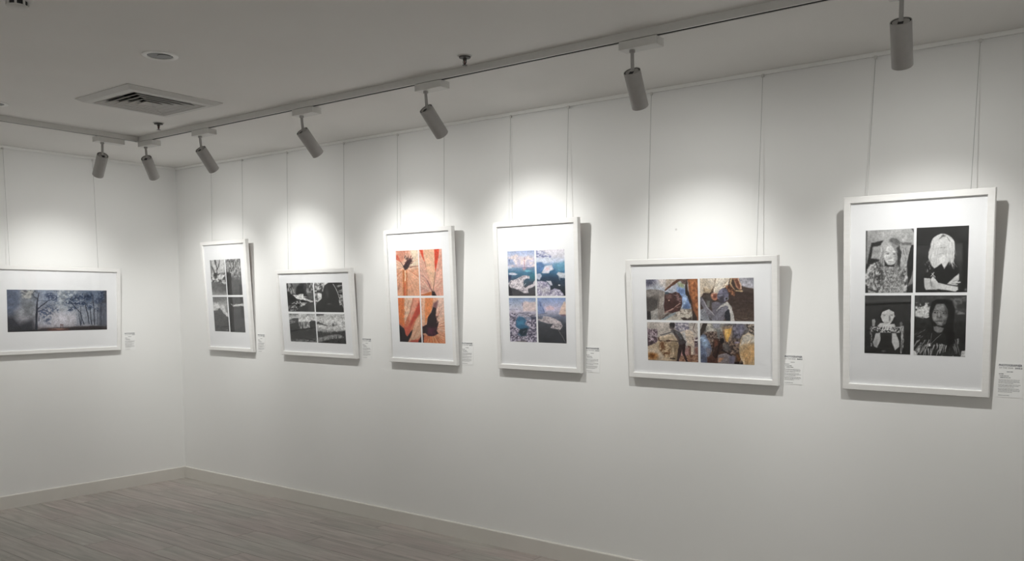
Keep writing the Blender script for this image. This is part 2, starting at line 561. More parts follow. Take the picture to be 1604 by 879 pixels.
def sprinkler(x, y, label):
    t = empty('fire_sprinkler', (x, y, RZ))
    m = MB(); m.lathe([(0.034, 0), (0.034, -0.002), (0.029, -0.004), (0.014, -0.004)], 32, cap1=True); m.build('escutcheon', mat('sprinkler_plate', (0.5, 0.49, 0.47), 0.4, 0.1), t, True)
    m = MB(); m.lathe([(0.028, -0.0042), (0.026, -0.010), (0.010, -0.012)], 28, cap1=True); m.build('recess_cup', M_STEEL, t, True)
    m = MB(); m.lathe([(0.009, -0.010), (0.009, -0.020), (0.006, -0.022)], 16, cap1=True); m.build('body', M_STEEL, t, True)
    for s_ in (-1, 1):
        m = MB(); m.tube((s_ * 0.0085, 0, -0.018), (s_ * 0.0095, 0, -0.030), 0.0018, 8); m.tube((s_ * 0.0095, 0, -0.030), (0, 0, -0.042), 0.0018, 8)
        m.build('frame_arm', M_STEEL, t)
    m = MB(); m.lathe([(0.003, -0.020), (0.0035, -0.030), (0.002, -0.042)], 10, cap0=True, cap1=True); m.build('bulb', mat('sprinkler_bulb', (0.10, 0.03, 0.03), 0.2), t, True)
    m = MB(); m.lathe([(0.012, -0.042), (0.012, -0.0435), (0.002, -0.045)], 20, cap0=True, cap1=True); m.build('deflector', M_STEEL, t, True)
    tag(t, label, 'sprinkler', 'ceiling fire sprinklers')


sprinkler(1.665, -1.13, 'small metal fire sprinkler between the air vent and the track corner')
sprinkler(4.225, -1.10, 'small dark fire sprinkler on the ceiling beyond the track, right of centre')

# ------------------------------------------------------------------ framed prints
FT, FB = 0.030, 0.029        # moulding depth and face width


def rail_profile():
    # (distance from outer edge, depth from front) going round the moulding
    return [(0.0, 0.002), (0.002, 0.0), (FB - 0.002, 0.0), (FB, 0.002), (FB, 0.016), (FB - 0.006, 0.016), (FB - 0.006, FT), (0.0, FT)]


def framed(label, wall, cx, zb, w, h, tilt, prints, group='white framed prints along the walls'):
    if wall == 'R':
        t = empty('framed_print', (cx, -0.005, zb + FT * math.sin(tilt)), (tilt, 0, 0))
    else:
        t = empty('framed_print', (0.005, cx, zb + FT * math.sin(tilt)), (tilt, 0, math.pi / 2))
    F = -FT                                    # local y of the front face
    corners = [(-w / 2, 0), (w / 2, 0), (w / 2, h), (-w / 2, h)]
    inw = [(1, 1), (-1, 1), (-1, -1), (1, -1)]
    for k in range(4):
        rings = []
        for c in (k, (k + 1) % 4):
            (X, Z), (ix, iz) = corners[c], inw[c]
            rings.append([(X + ix * a, F + dpt, Z + iz * a) for a, dpt in rail_profile()])
        MB().loft(rings).build('frame_rail', M_FRAME, t)
    i = FB - 0.005
    MB().box((-w / 2 + i, F + 0.0125, i), (w / 2 - i, F + 0.0155, h - i)).build('mat_board', M_MAT, t)
    MB().box((-w / 2 + i, F + 0.0078, i), (w / 2 - i, F + 0.0098, h - i)).build('glazing', M_GLASS, t)
    MB().box((-w / 2 + 0.006, -0.010, 0.006), (w / 2 - 0.006, -0.003, h - 0.006)).build('backing_board', M_BACK, t)
    for (l, r, tp, bt, painter, dens) in prints:
        pw, ph = r - l, tp - bt
        nx, ny = int(pw * dens) + 2, int(ph * dens) + 2
        img = painter(nx, ny)
        X = np.linspace(l, r, nx); Z = np.linspace(tp, bt, ny)
        gx, gz = np.meshgrid(X, Z)
        co = np.empty((ny * nx, 3), np.float32)
        co[:, 0] = gx.ravel(); co[:, 1] = F + 0.0119; co[:, 2] = gz.ravel()
        idx = np.arange(nx * ny).reshape(ny, nx)
        q = np.stack([idx[1:, :-1], idx[1:, 1:], idx[:-1, 1:], idx[:-1, :-1]], -1).reshape(-1, 4)
        # paper edge: a rim of four corner points just behind the surface
        me = bpy.data.meshes.new('photo_print')
        nq = len(q)
        me.vertices.add(len(co)); me.vertices.foreach_set('co', co.ravel())
        me.loops.add(nq * 4); me.loops.foreach_set('vertex_index', q.ravel().astype(np.int32))
        me.polygons.add(nq); me.polygons.foreach_set('loop_start', np.arange(0, nq * 4, 4, dtype=np.int32))
        me.polygons.foreach_set('loop_total', np.full(nq, 4, np.int32))
        me.update(calc_edges=True)
        at_ = me.color_attributes.new('print', 'FLOAT_COLOR', 'POINT')
        c = np.clip(img, 0, 255) / 255.0
        lin = np.where(c <= 0.04045, c / 12.92, ((c + 0.055) / 1.055) ** 2.4)
        rgba = np.ones((ny * nx, 4), np.float32); rgba[:, :3] = lin.reshape(-1, 3)
        at_.data.foreach_set('color', rgba.ravel())
        me.materials.append(M_PRINT)
        o = bpy.data.objects.new('photo_print', me); COL.objects.link(o); o.parent = t
        MB().box((l, F + 0.0120, bt), (r, F + 0.0125, tp)).build('print_paper', M_PAPER, o)
    return tag(t, label, 'framed print', group)


def wire(wall, s_, zb, h, tilt, bottom_s, label):
    """cable from the picture rail down to the back of a frame"""
    t = empty('hanging_wire', (s_, -0.012, RZ - 0.02) if wall == 'R' else (0.012, s_, RZ - 0.02), (0, 0, 0) if wall == 'R' else (0, 0, math.pi / 2))
    MB().bevel_box((-0.006, -0.004, -0.013), (0.006, 0.006, 0.003), 0.0012).build('rail_hook', M_TRACKW, t)
    hz = h - 0.045
    yb = -0.005 - hz * math.sin(tilt) + 0.012; zbot = zb + hz * math.cos(tilt)
    m = MB(); m.tube((0, 0, -0.010), (bottom_s - s_, yb + 0.0035, zbot - (RZ - 0.02)), 0.0011, 8)
    m.build('cable', M_WIRE, t)
    MB().bevel_box((-0.007, -0.004, -0.012), (0.007, 0.003, 0.012), 0.001).build('frame_hook', M_STEEL, t, loc=(bottom_s - s_, yb + 0.004, zbot - (RZ - 0.02)))
    tag(t, label, 'hanging wire', 'picture hanging wires')


# ------------------------------------------------------------------ caption cards
_font_cache = {}


def text_mesh(txt, bold):
    key = (txt, bold)
    if key not in _font_cache:
        cu = bpy.data.curves.new('lettering', 'FONT')
        cu.body = txt; cu.size = 1.0; cu.offset = 0.022 if bold else 0.0; cu.resolution_u = 2
        cu.extrude = 0.0
        ob = bpy.data.objects.new('lettering', cu); COL.objects.link(ob)
        dg = bpy.context.evaluated_depsgraph_get()
        me = bpy.data.meshes.new_from_object(ob.evaluated_get(dg))
        bpy.data.objects.remove(ob)
        n = len(me.vertices); co = np.empty(n * 3, np.float32); me.vertices.foreach_get('co', co); co = co.reshape(-1, 3)
        _font_cache[key] = (co, [tuple(p.vertices) for p in me.polygons])
        bpy.data.meshes.remove(me)
    return _font_cache[key]


def lettering(name, txt, x0, x1, z, hgt, y, material, parent, bold=False):
    co, fs = text_mesh(txt, bold)
    mn, mx_ = co[:, 0].min(), co[:, 0].max(); b0, b1 = co[:, 1].min(), co[:, 1].max()
    m = MB()
    m.v = [(x0 + (c[0] - mn) / (mx_ - mn) * (x1 - x0), y, z + (c[1] - b0) / (b1 - b0) * hgt) for c in co]
    m.f = fs
    return m.build(name, material, parent)


def card(wall, s_, seed, label):
    """s_ : left edge of the print block along the wall"""
    w, h = 0.098, 0.150
    zt = 1.303
    loc = (s_ - 0.005, 0, zt - h) if wall == 'R' else (0, s_ - 0.005, zt - h)
    t = empty('caption_card', loc, (0, 0, 0) if wall == 'R' else (0, 0, math.pi / 2))
    MB().box((0, -0.0012, 0), (w, 0, h)).build('card_paper', M_PAPER, t)
    y = -0.0016
    lettering('heading_lettering', 'PHOTOGRAPHER', 0.005, 0.093, h - 0.0165, 0.0098, y, M_INKBLUE, t, True)
    lettering('year_lettering', 'OF THE YEAR', 0.006, 0.060, h - 0.0262, 0.0058, y, M_INK, t, False)
    lettering('year_lettering', '2022', 0.066, 0.094, h - 0.0266, 0.0066, y, M_INKBLUE, t, True)
    rr = random.Random(seed)
    m = MB()

    def words(z, x0, x1, hh=0.0020):
        x = x0
        while x < x1 - 0.003:
            L_ = min(rr.uniform(0.004, 0.013), x1 - x)
            m.box((x, y, z), (x + L_, y + 0.0004, z + hh * rr.uniform(0.8, 1.1)))
            x += L_ + 0.0018
    words(h - 0.041, 0.036, 0.060, 0.0028)
    words(h - 0.051, 0.007, 0.028, 0.0028)
    words(h - 0.059, 0.010, 0.044, 0.0026)
    words(h - 0.066, 0.012, 0.052, 0.0026)
    z = h - 0.075
    for para in (4, 3, 4):
        for k in range(para):
            words(z, 0.007 if k else 0.006, rr.uniform(0.082, 0.092) if k < para - 1 else rr.uniform(0.045, 0.075), 0.0014)
            z -= 0.0048
        z -= 0.0026
    words(0.0075, 0.008, 0.050, 0.0016)
    m.build('body_text', M_INK, t)
    tag(t, label, 'caption card', 'white caption cards beside the frames')


# small filled screw mark on the wall between two pictures
m = MB(); m.lathe([(0.0065, 0.0), (0.006, -0.0012), (0.003, -0.0016), (0.0005, -0.0012)], 12, axis=(0, 1, 0), cap1=True)
tag(m.build('wall_plug', mat('wall_filler', (0.68, 0.67, 0.66), 0.8), loc=(4.765, 0, 1.947)), 'tiny grey filler spot on the wall above the cattle picture', 'wall plug')

# ------------------------------------------------------------------ the printed pictures (flat print, painted on the print's points)


def g3(c):
    return np.array((c, c, c) if isinstance(c, (int, float)) else c, np.float32)


class Cv:
    def __init__(s, nx, ny, quad, warp=9.0):
        u, v = np.meshgrid(np.linspace(.022, .978, nx), np.linspace(.022, .978, ny))
        (a, b, c, d) = [np.array(p, float) for p in quad]
        P = ((1 - u) * (1 - v))[..., None] * a + (u * (1 - v))[..., None] * b + (u * v)[..., None] * c + ((1 - u) * v)[..., None] * d
        s.x, s.y = P[..., 0].astype(np.float32), P[..., 1].astype(np.float32)
        s.im = np.zeros((ny, nx, 3), np.float32)
        # organic edges: everything is drawn through a slightly wandering coordinate field
        wx = (s.nz(70, 70, 901, 2) - .5) * 2.2 * warp + (s.nz(17, 17, 902, 2) - .5) * 1.5 * warp
        wy = (s.nz(70, 70, 903, 2) - .5) * 2.2 * warp + (s.nz(17, 17, 904, 2) - .5) * 1.5 * warp
        s.x = s.x + wx; s.y = s.y + wy

    def leaves(s, mask, c, sx, seed, thr=.5, a=1.0, oct=3):
        s.mix(mask * np.clip((s.nz(sx, sx * .8, seed, oct) - thr) / .10, 0, 1) * a, c); return s

    def finish(s, seed, amp):
        n = (s.nz(46, 46, seed, 3) - .5) * 1.2 + (s.nz(13, 13, seed + 1, 2) - .5) * 1.1
        s.im *= (1 + amp * n)[..., None]; return s

    def base(s, c):
        s.im[:] = g3(c); return s

    def mix(s, m, c):
        s.im += (g3(c) - s.im) * m[..., None]

    def vgrad(s, stops):
        ys = [p[0] for p in stops]
        for k in range(3):
            s.im[..., k] = np.interp(s.y, ys, [g3(p[1])[k] for p in stops])
        return s

    def pmask(s, pts, soft):
        x, y = s.x, s.y
        n = len(pts); ins = np.zeros(x.shape, bool); dm = np.full(x.shape, 1e9, np.float32)
        for i in range(n):
            x0, y0 = pts[i]; x1, y1 = pts[(i + 1) % n]
            if y0 != y1:
                ins ^= ((y0 > y) != (y1 > y)) & (x < (x1 - x0) * (y - y0) / (y1 - y0) + x0)
            dx, dy = x1 - x0, y1 - y0; l2 = dx * dx + dy * dy + 1e-9
            t = np.clip(((x - x0) * dx + (y - y0) * dy) / l2, 0, 1)
            dm = np.minimum(dm, (x - x0 - t * dx) ** 2 + (y - y0 - t * dy) ** 2)
        sd = np.sqrt(dm) * np.where(ins, 1, -1)
        return np.clip(0.5 + sd / (2 * soft), 0, 1)

    def poly(s, pts, c, soft=6, a=1.0):
        s.mix(s.pmask(pts, soft) * a, c); return s

    def emask(s, cx, cy, rx, ry, rot=0, soft=.15):
        ca, sa = math.cos(math.radians(rot)), math.sin(math.radians(rot))
        dx, dy = s.x - cx, s.y - cy
        f = np.sqrt(((dx * ca + dy * sa) / rx) ** 2 + ((-dx * sa + dy * ca) / ry) ** 2)
        return np.clip((1 + soft - f) / (2 * soft), 0, 1)

    def ell(s, cx, cy, rx, ry, c, rot=0, soft=.15, a=1.0):
        s.mix(s.emask(cx, cy, rx, ry, rot, soft) * a, c); return s

    def line(s, pts, w, c, a=1.0, w1=None, soft=3):
        n = len(pts) - 1; m = np.zeros(s.x.shape, np.float32)
        w1 = w if w1 is None else w1
        for i in range(n):
            x0, y0 = pts[i]; x1, y1 = pts[i + 1]
            dx, dy = x1 - x0, y1 - y0; l2 = dx * dx + dy * dy + 1e-9
            t = np.clip(((s.x - x0) * dx + (s.y - y0) * dy) / l2, 0, 1)
            d = np.hypot(s.x - x0 - t * dx, s.y - y0 - t * dy)
            r = (w + (w1 - w) * (i + t) / n) / 2
            m = np.maximum(m, np.clip((r - d) / (2 * soft) + .5, 0, 1))
        s.mix(m * a, c); return s

    def nz(s, sx, sy, seed, oct=3, rot=0):
        r = np.random.RandomState(seed); out = 0; amp = 1; tot = 0
        ca, sa = math.cos(math.radians(rot)), math.sin(math.radians(rot))
        X = s.x * ca + s.y * sa; Y = -s.x * sa + s.y * ca
        for o in range(oct):
            gx, gy = X / sx * 2 ** o, Y / sy * 2 ** o
            tab = r.rand(64, 64).astype(np.float32)
            ix, iy = np.floor(gx).astype(int), np.floor(gy).astype(int)
            fx, fy = gx - ix, gy - iy
            fx = fx * fx * (3 - 2 * fx); fy = fy * fy * (3 - 2 * fy)
            A = tab[iy % 64, ix % 64]; B = tab[iy % 64, (ix + 1) % 64]; C = tab[(iy + 1) % 64, ix % 64]; D = tab[(iy + 1) % 64, (ix + 1) % 64]
            out = out + amp * ((A * (1 - fx) + B * fx) * (1 - fy) + (C * (1 - fx) + D * fx) * fy)
            tot += amp; amp *= .6
        return out / tot

    def grain(s, sx, sy, amp, seed, mask=None, oct=3, rot=0):
        n = (s.nz(sx, sy, seed, oct, rot) - .5) * 2 * amp
        if mask is not None:
            n = n * mask
        s.im += n[..., None]; return s

    def tex(s, mask, lo, hi, sx, sy, seed, c0=.35, c1=.65, oct=3, rot=0, a=1.0):
        n = np.clip((s.nz(sx, sy, seed, oct, rot) - c0) / (c1 - c0), 0, 1)[..., None]
        col = g3(lo) * (1 - n) + g3(hi) * n
        s.im += (col - s.im) * (mask * a)[..., None]; return s

    def strokes(s, n, xr, yr, ang, ln, w, cols, seed, a=.7, taper=.3, jit=12, soft=3):
        r = random.Random(seed)
        for k in range(n):
            x, y = r.uniform(*xr), r.uniform(*yr)
            th = math.radians(ang + r.uniform(-jit, jit)); L_ = ln * r.uniform(.6, 1.3)
            s.line([(x, y), (x + math.cos(th) * L_, y + math.sin(th) * L_)], w * r.uniform(.6, 1.3), r.choice(cols), a, w * taper, soft)
        return s

    def ray_strokes(s, n, c, a0, a1, r0, r1, w, cols, seed, a=.5, soft=3):
        r = random.Random(seed)
        for k in range(n):
            th = math.radians(r.uniform(a0, a1)); q0 = r0 * r.uniform(.8, 1.3); q1 = r1 * r.uniform(.7, 1.1)
            s.line([(c[0] + math.cos(th) * q0, c[1] + math.sin(th) * q0), (c[0] + math.cos(th) * q1, c[1] + math.sin(th) * q1)], w * r.uniform(.5, 1.4), r.choice(cols), a, None, soft)
        return s


PAINT = {}


def pic(key, *quad):
    warp, amp = {'p7a': (5, .22), 'p7b': (4, .15), 'p7c': (3.5, .14), 'p7d': (4, .30), 'p2b': (5, .2), 'p2d': (5, .2)}.get(key, {'6': (6.5, .36), '5': (6, .2), '4': (3.5, .2), '3': (7, .4), '2': (6, .28)}[key[1]] if key[1] != '7' else (4, .2))

    def deco(fn):
        def run(nx, ny):
            c = Cv(nx, ny, quad, warp); fn(c); c.finish(61, amp); return c.im
        PAINT[key] = run
        return fn
    return deco


# --- four tintype-style portraits
@pic('p7a', (50, 58), (655, 25), (640, 830), (40, 832))
def _(c):
    c.vgrad([(30, 178), (200, 165), (420, 135), (830, 110)]).grain(120, 140, 40, 1)
    c.poly([(40, 60), (80, 58), (70, 400), (45, 800)], 80, 12).line([(575, 25), (625, 50), (652, 110)], 14, 70)
    c.poly([(130, 215), (275, 188), (262, 240), (160, 262), (128, 400), (240, 415), (205, 470), (110, 510), (50, 610), (58, 520), (95, 400)], 42, 8)
    c.poly([(145, 268), (245, 250), (238, 400), (132, 398)], 160, 8)
    c.poly([(488, 208), (615, 212), (612, 240), (500, 245)], 110, 6).poly([(500, 248), (612, 244), (560, 470), (520, 470)], 172, 8)
    c.poly([(612, 240), (652, 235), (645, 480), (605, 640), (560, 740), (556, 480)], 40, 6)
    c.poly([(645, 470), (645, 700), (575, 770), (605, 640)], 128, 8).poly([(560, 740), (645, 690), (640, 835), (540, 835)], 48, 8)
    fur = c.pmask([(105, 480), (235, 430), (300, 495), (400, 500), (440, 470), (500, 530), (560, 480), (565, 700), (545, 840), (45, 840), (45, 610)], 10)
    c.tex(fur, 62, 205, 26, 34, 5, .3, .7, 3, 20)
    c.tex(c.pmask([(280, 520), (440, 510), (500, 640), (520, 840), (290, 840), (260, 640)], 30), 95, 205, 13, 15, 7, .3, .7, a=.8)
    c.line([(180, 560), (160, 680), (200, 760)], 14, 60, .6).line([(250, 520), (260, 640), (240, 720)], 12, 65, .6).line([(90, 770), (190, 800), (200, 830)], 22, 50, .7)
    c.poly([(45, 700), (80, 730), (90, 840), (40, 840)], 50, 8)
    c.poly([(250, 225), (300, 175), (360, 150), (430, 152), (482, 200), (498, 262), (545, 340), (560, 490), (515, 530), (480, 500), (450, 430), (300, 330), (296, 500), (240, 450), (228, 340)], 178, 8)
    c.poly([(345, 195), (370, 158), (440, 160), (485, 215), (470, 260), (420, 240)], 112, 8)
    c.poly([(410, 290), (470, 250), (492, 330), (478, 505), (440, 470), (446, 380)], 58, 8)
    c.strokes(26, (240, 290), (210, 420), 95, 110, 6, [120, 210, 90], 3, .6).strokes(22, (490, 550), (270, 430), 85, 90, 6, [120, 205, 85], 4, .6)
    c.strokes(14, (350, 470), (160, 230), 40, 80, 5, [80, 170, 60], 8, .6)
    c.poly([(290, 425), (330, 480), (400, 470), (425, 430), (400, 505), (330, 505), (292, 495)], 38, 6)
    c.ell(364, 365, 76, 118, 212, 0, .08).poly([(298, 200), (350, 195), (300, 300), (285, 280)], 185, 8, .8).poly([(360, 205), (420, 230), (450, 330), (430, 330), (390, 260)], 150, 8, .9)
    c.ell(326, 345, 21, 6, 96, 0, .4).ell(410, 347, 20, 6, 96, 0, .4).ell(327, 345, 6, 6, 40).ell(409, 347, 6, 6, 40).line([(300, 325), (350, 332)], 8, 120, .7).line([(390, 332), (435, 330)], 8, 110, .7)
    c.ell(362, 398, 20, 16, 165, 0, .4).line([(335, 441), (395, 443)], 8, 120).ell(365, 462, 32, 10, 175, 0, .5).ell(425, 400, 20, 70, 130, 0, .5, .6)
    c.grain(10, 10, 10, 9)


@pic('p7b', (48, 70), (670, 38), (655, 848), (32, 850))
def _(c):
    c.vgrad([(40, 44), (270, 46), (300, 58), (850, 40)]).grain(150, 120, 10, 2)
    c.line([(45, 280), (210, 278)], 7, 24).line([(480, 258), (670, 240)], 7, 26).poly([(588, 245), (640, 240), (625, 850), (580, 850)], 26, 14, .8)
    c.poly([(510, 260), (588, 258), (585, 470), (520, 460)], 74, 14, .7)
    c.poly([(205, 440), (260, 470), (330, 490), (400, 490), (480, 450), (545, 540), (545, 640), (480, 690), (420, 735), (340, 730), (220, 690), (150, 660), (150, 560)], 34, 8)
    c.tex(c.pmask([(150, 500), (215, 450), (225, 560), (170, 610)], 8), 40, 150, 16, 24, 3, .45, .65)
    c.poly([(148, 662), (222, 668), (232, 760), (300, 800), (170, 802), (150, 770)], 205, 5)
    c.poly([(225, 680), (250, 640), (310, 720), (420, 745), (540, 765), (542, 800), (510, 822), (330, 795), (250, 790)], 212, 5)
    c.poly([(415, 735), (480, 670), (545, 612), (552, 690), (500, 745)], 205, 5).line([(480, 700), (555, 690)], 5, 110, .8).line([(470, 718), (560, 715)], 16, 205).line([(470, 735), (530, 742)], 14, 195).line([(465, 726), (555, 725)], 3, 110, .7)
    c.line([(228, 640), (262, 600)], 8, 215).line([(240, 610), (275, 655)], 8, 205).poly([(200, 720), (240, 700), (280, 780), (240, 790)], 165, 10, .6)
    c.ell(362, 285, 138, 132, 214, 0, .04).poly([(225, 300), (498, 300), (495, 440), (470, 500), (440, 455), (385, 560), (350, 500), (310, 530), (268, 552), (235, 520), (198, 430), (205, 360)], 212, 6)
    c.strokes(40, (215, 330), (230, 420), 96, 130, 6, [150, 240, 170, 225], 5, .6).strokes(40, (395, 490), (230, 420), 84, 130, 6, [150, 240, 165, 225], 6, .6)
    c.strokes(9, (420, 490), (430, 470), 65, 90, 7, [190, 205], 16, .9)
    c.poly([(320, 215), (365, 160), (405, 178), (360, 190)], 92, 8).line([(415, 190), (445, 240)], 10, 120, .7)
    c.ell(362, 330, 46, 70, 205, 0, .3).ell(345, 312, 14, 5, 120, 0, .4, .7).ell(385, 312, 13, 5, 130, 0, .4, .6).line([(335, 382), (375, 382)], 5, 150, .7).poly([(315, 400), (385, 400), (378, 480), (320, 485)], 222, 8)
    c.line([(405, 300), (408, 360), (395, 410)], 6, 150, .6).ell(625, 800, 14, 14, 120, 0, .6).grain(9, 9, 7, 8)


@pic('p7c', (42, 28), (670, 25), (658, 840), (30, 828))
def _(c):
    c.vgrad([(25, 62), (120, 76), (150, 52), (840, 38)]).grain(200, 60, 8, 3).line([(40, 168), (670, 140)], 26, 22).line([(230, 45), (390, 42)], 7, 100, .6).line([(330, 100), (640, 88)], 6, 92, .6)  # the wide dark line paints a reflection in the glazing
    c.ell(350, 320, 110, 120, 40, 0, .1)
    c.poly([(262, 320), (285, 260), (370, 225), (438, 262), (440, 320), (420, 370), (380, 425), (320, 415), (285, 380)], 208, 5)
    c.line([(285, 294), (330, 291)], 7, 120, .7).line([(388, 292), (430, 286)], 7, 120, .7).ell(312, 308, 15, 5, 95, 0, .5).ell(408, 305, 15, 5, 100, 0, .5).line([(345, 400), (378, 399)], 6, 130, .8)
    c.poly([(370, 318), (384, 306), (388, 360), (372, 388)], 96, 7, .9).line([(320, 405), (362, 404)], 8, 120, .7).ell(443, 315, 8, 12, 150)
    c.poly([(220, 450), (250, 410), (320, 405), (380, 420), (440, 415), (455, 450), (420, 480), (240, 475)], 205, 6)
    c.poly([(130, 455), (300, 465), (450, 458), (555, 450), (550, 500), (490, 535), (280, 535), (140, 520)], 178, 5)
    c.tex(c.pmask([(140, 460), (520, 470), (510, 535), (150, 530)], 5), 40, 205, 20, 15, 7, .4, .6)
    for k, x in enumerate((285, 318, 352, 386)):
        c.line([(x, 500), (x + 18, 440), (x + 40, 432)], 17, 215).line([(x + 12, 500), (x + 26, 452)], 4, 70, .7)
    c.poly([(150, 365), (185, 358), (196, 390), (182, 450), (152, 450)], 165, 5).poly([(512, 400), (535, 385), (548, 410), (540, 460), (515, 455)], 110, 5)
    c.poly([(525, 450), (562, 445), (560, 700), (530, 810), (520, 800), (528, 600)], 172, 4).tex(c.pmask([(525, 450), (562, 445), (560, 700), (530, 810)], 4), 90, 190, 18, 40, 4, .35, .6)
    c.tex(c.pmask([(118, 460), (150, 460), (150, 715), (130, 725)], 4), 50, 165, 18, 30, 5, .4, .6)
    c.poly([(200, 545), (258, 538), (258, 640), (215, 738), (175, 720), (160, 660)], 190, 6).poly([(412, 540), (462, 540), (500, 640), (502, 720), (450, 768), (410, 660)], 200, 6)
    c.poly([(165, 650), (215, 600), (225, 730), (180, 720)], 140, 14, .6).ell(300, 780, 28, 14, 90, 0, .5).line([(250, 742), (400, 745)], 4, 80, .7)
    c.line([(655, 330), (650, 400)], 14, 160, .8).line([(650, 160), (655, 200)], 10, 110, .7).poly([(640, 640), (660, 640), (658, 820), (640, 820)], 75, 8).grain(10, 10, 7, 9)


@pic('p7d', (38, 55), (715, 50), (698, 835), (28, 815))
def _(c):
    c.vgrad([(50, 60), (140, 68), (300, 46), (600, 38), (830, 44)]).grain(60, 60, 14, 4)
    c.tex(c.pmask([(480, 90), (715, 80), (710, 260), (560, 280), (540, 160)], 18), 55, 110, 60, 40, 6)
    c.tex(c.pmask([(60, 160), (260, 160), (240, 330), (170, 350), (60, 320)], 12), 60, 215, 50, 45, 12, .42, .6)
    c.line([(85, 290), (110, 245), (180, 235)], 26, 200, .9).poly([(185, 225), (245, 215), (240, 280), (190, 275)], 205, 8).ell(205, 330, 28, 17, 215)
    c.poly([(585, 300), (610, 265), (680, 280), (680, 300)], 120, 8)
    c.poly([(270, 150), (330, 120), (440, 115), (520, 140), (560, 250), (540, 420), (560, 640), (470, 700), (450, 560), (290, 500), (250, 380), (240, 250)], 22, 8)
    c.poly([(330, 175), (430, 172), (465, 250), (470, 320), (440, 410), (390, 440), (340, 430), (290, 370), (275, 300), (300, 230)], 128, 8)
    c.poly([(430, 180), (470, 250), (468, 330), (430, 420), (400, 440), (430, 330)], 62, 12, .8).ell(380, 210, 52, 30, 150, 0, .5, .8).ell(305, 330, 26, 34, 165, 0, .5, .8).ell(435, 335, 22, 30, 140, 0, .5, .8)
    c.line([(295, 252), (350, 254)], 8, 58, .8).line([(405, 262), (458, 256)], 8, 52, .8).ell(322, 275, 26, 9, 40).ell(432, 282, 26, 9, 36).ell(330, 274, 7, 5, 150).ell(436, 282, 6, 5, 140)
    c.ell(366, 330, 34, 16, 70, 0, .4).ell(362, 310, 12, 26, 170, 0, .5).ell(360, 382, 42, 8, 78, 0, .4).ell(360, 398, 36, 11, 150, 0, .5).line([(322, 389), (400, 389)], 4, 60, .8).ell(360, 425, 30, 8, 120, 0, .5, .7)
    c.poly([(290, 450), (340, 445), (420, 470), (400, 520), (350, 530), (300, 500)], 118, 8)
    c.poly([(240, 500), (300, 505), (350, 535), (440, 520), (460, 640), (400, 670), (250, 650)], 36, 8)
    c.line([(275, 530), (262, 600), (245, 680)], 5, 150, .8).line([(390, 545), (310, 610), (250, 675)], 5, 170, .8).poly([(235, 660), (255, 650), (258, 690), (230, 692)], 205, 3)
    c.strokes(46, (110, 500), (650, 740), 100, 90, 17, [190, 60, 150, 205, 40, 170], 11, .85, .3, 14).strokes(20, (60, 240), (600, 720), 125, 90, 12, [190, 60, 160], 13, .8, .3, 14)
    c.strokes(12, (540, 600), (600, 720), 80, 80, 16, [150, 60, 110], 15, .7)
    c.poly([(30, 740), (75, 760), (90, 815), (150, 822), (25, 830)], 205, 4).poly([(640, 745), (700, 740), (698, 815), (630, 820)], 200, 5)
    for k in range(11):
        x = 110 + k * 46
        c.poly([(x, 835), (x + 15, 800 + (k % 3) * 9), (x + 34, 838)], 205, 3)
    c.strokes(10, (60, 190), (480, 580), 150, 50, 8, [120, 80, 140], 17, .7).grain(10, 10, 8, 19)


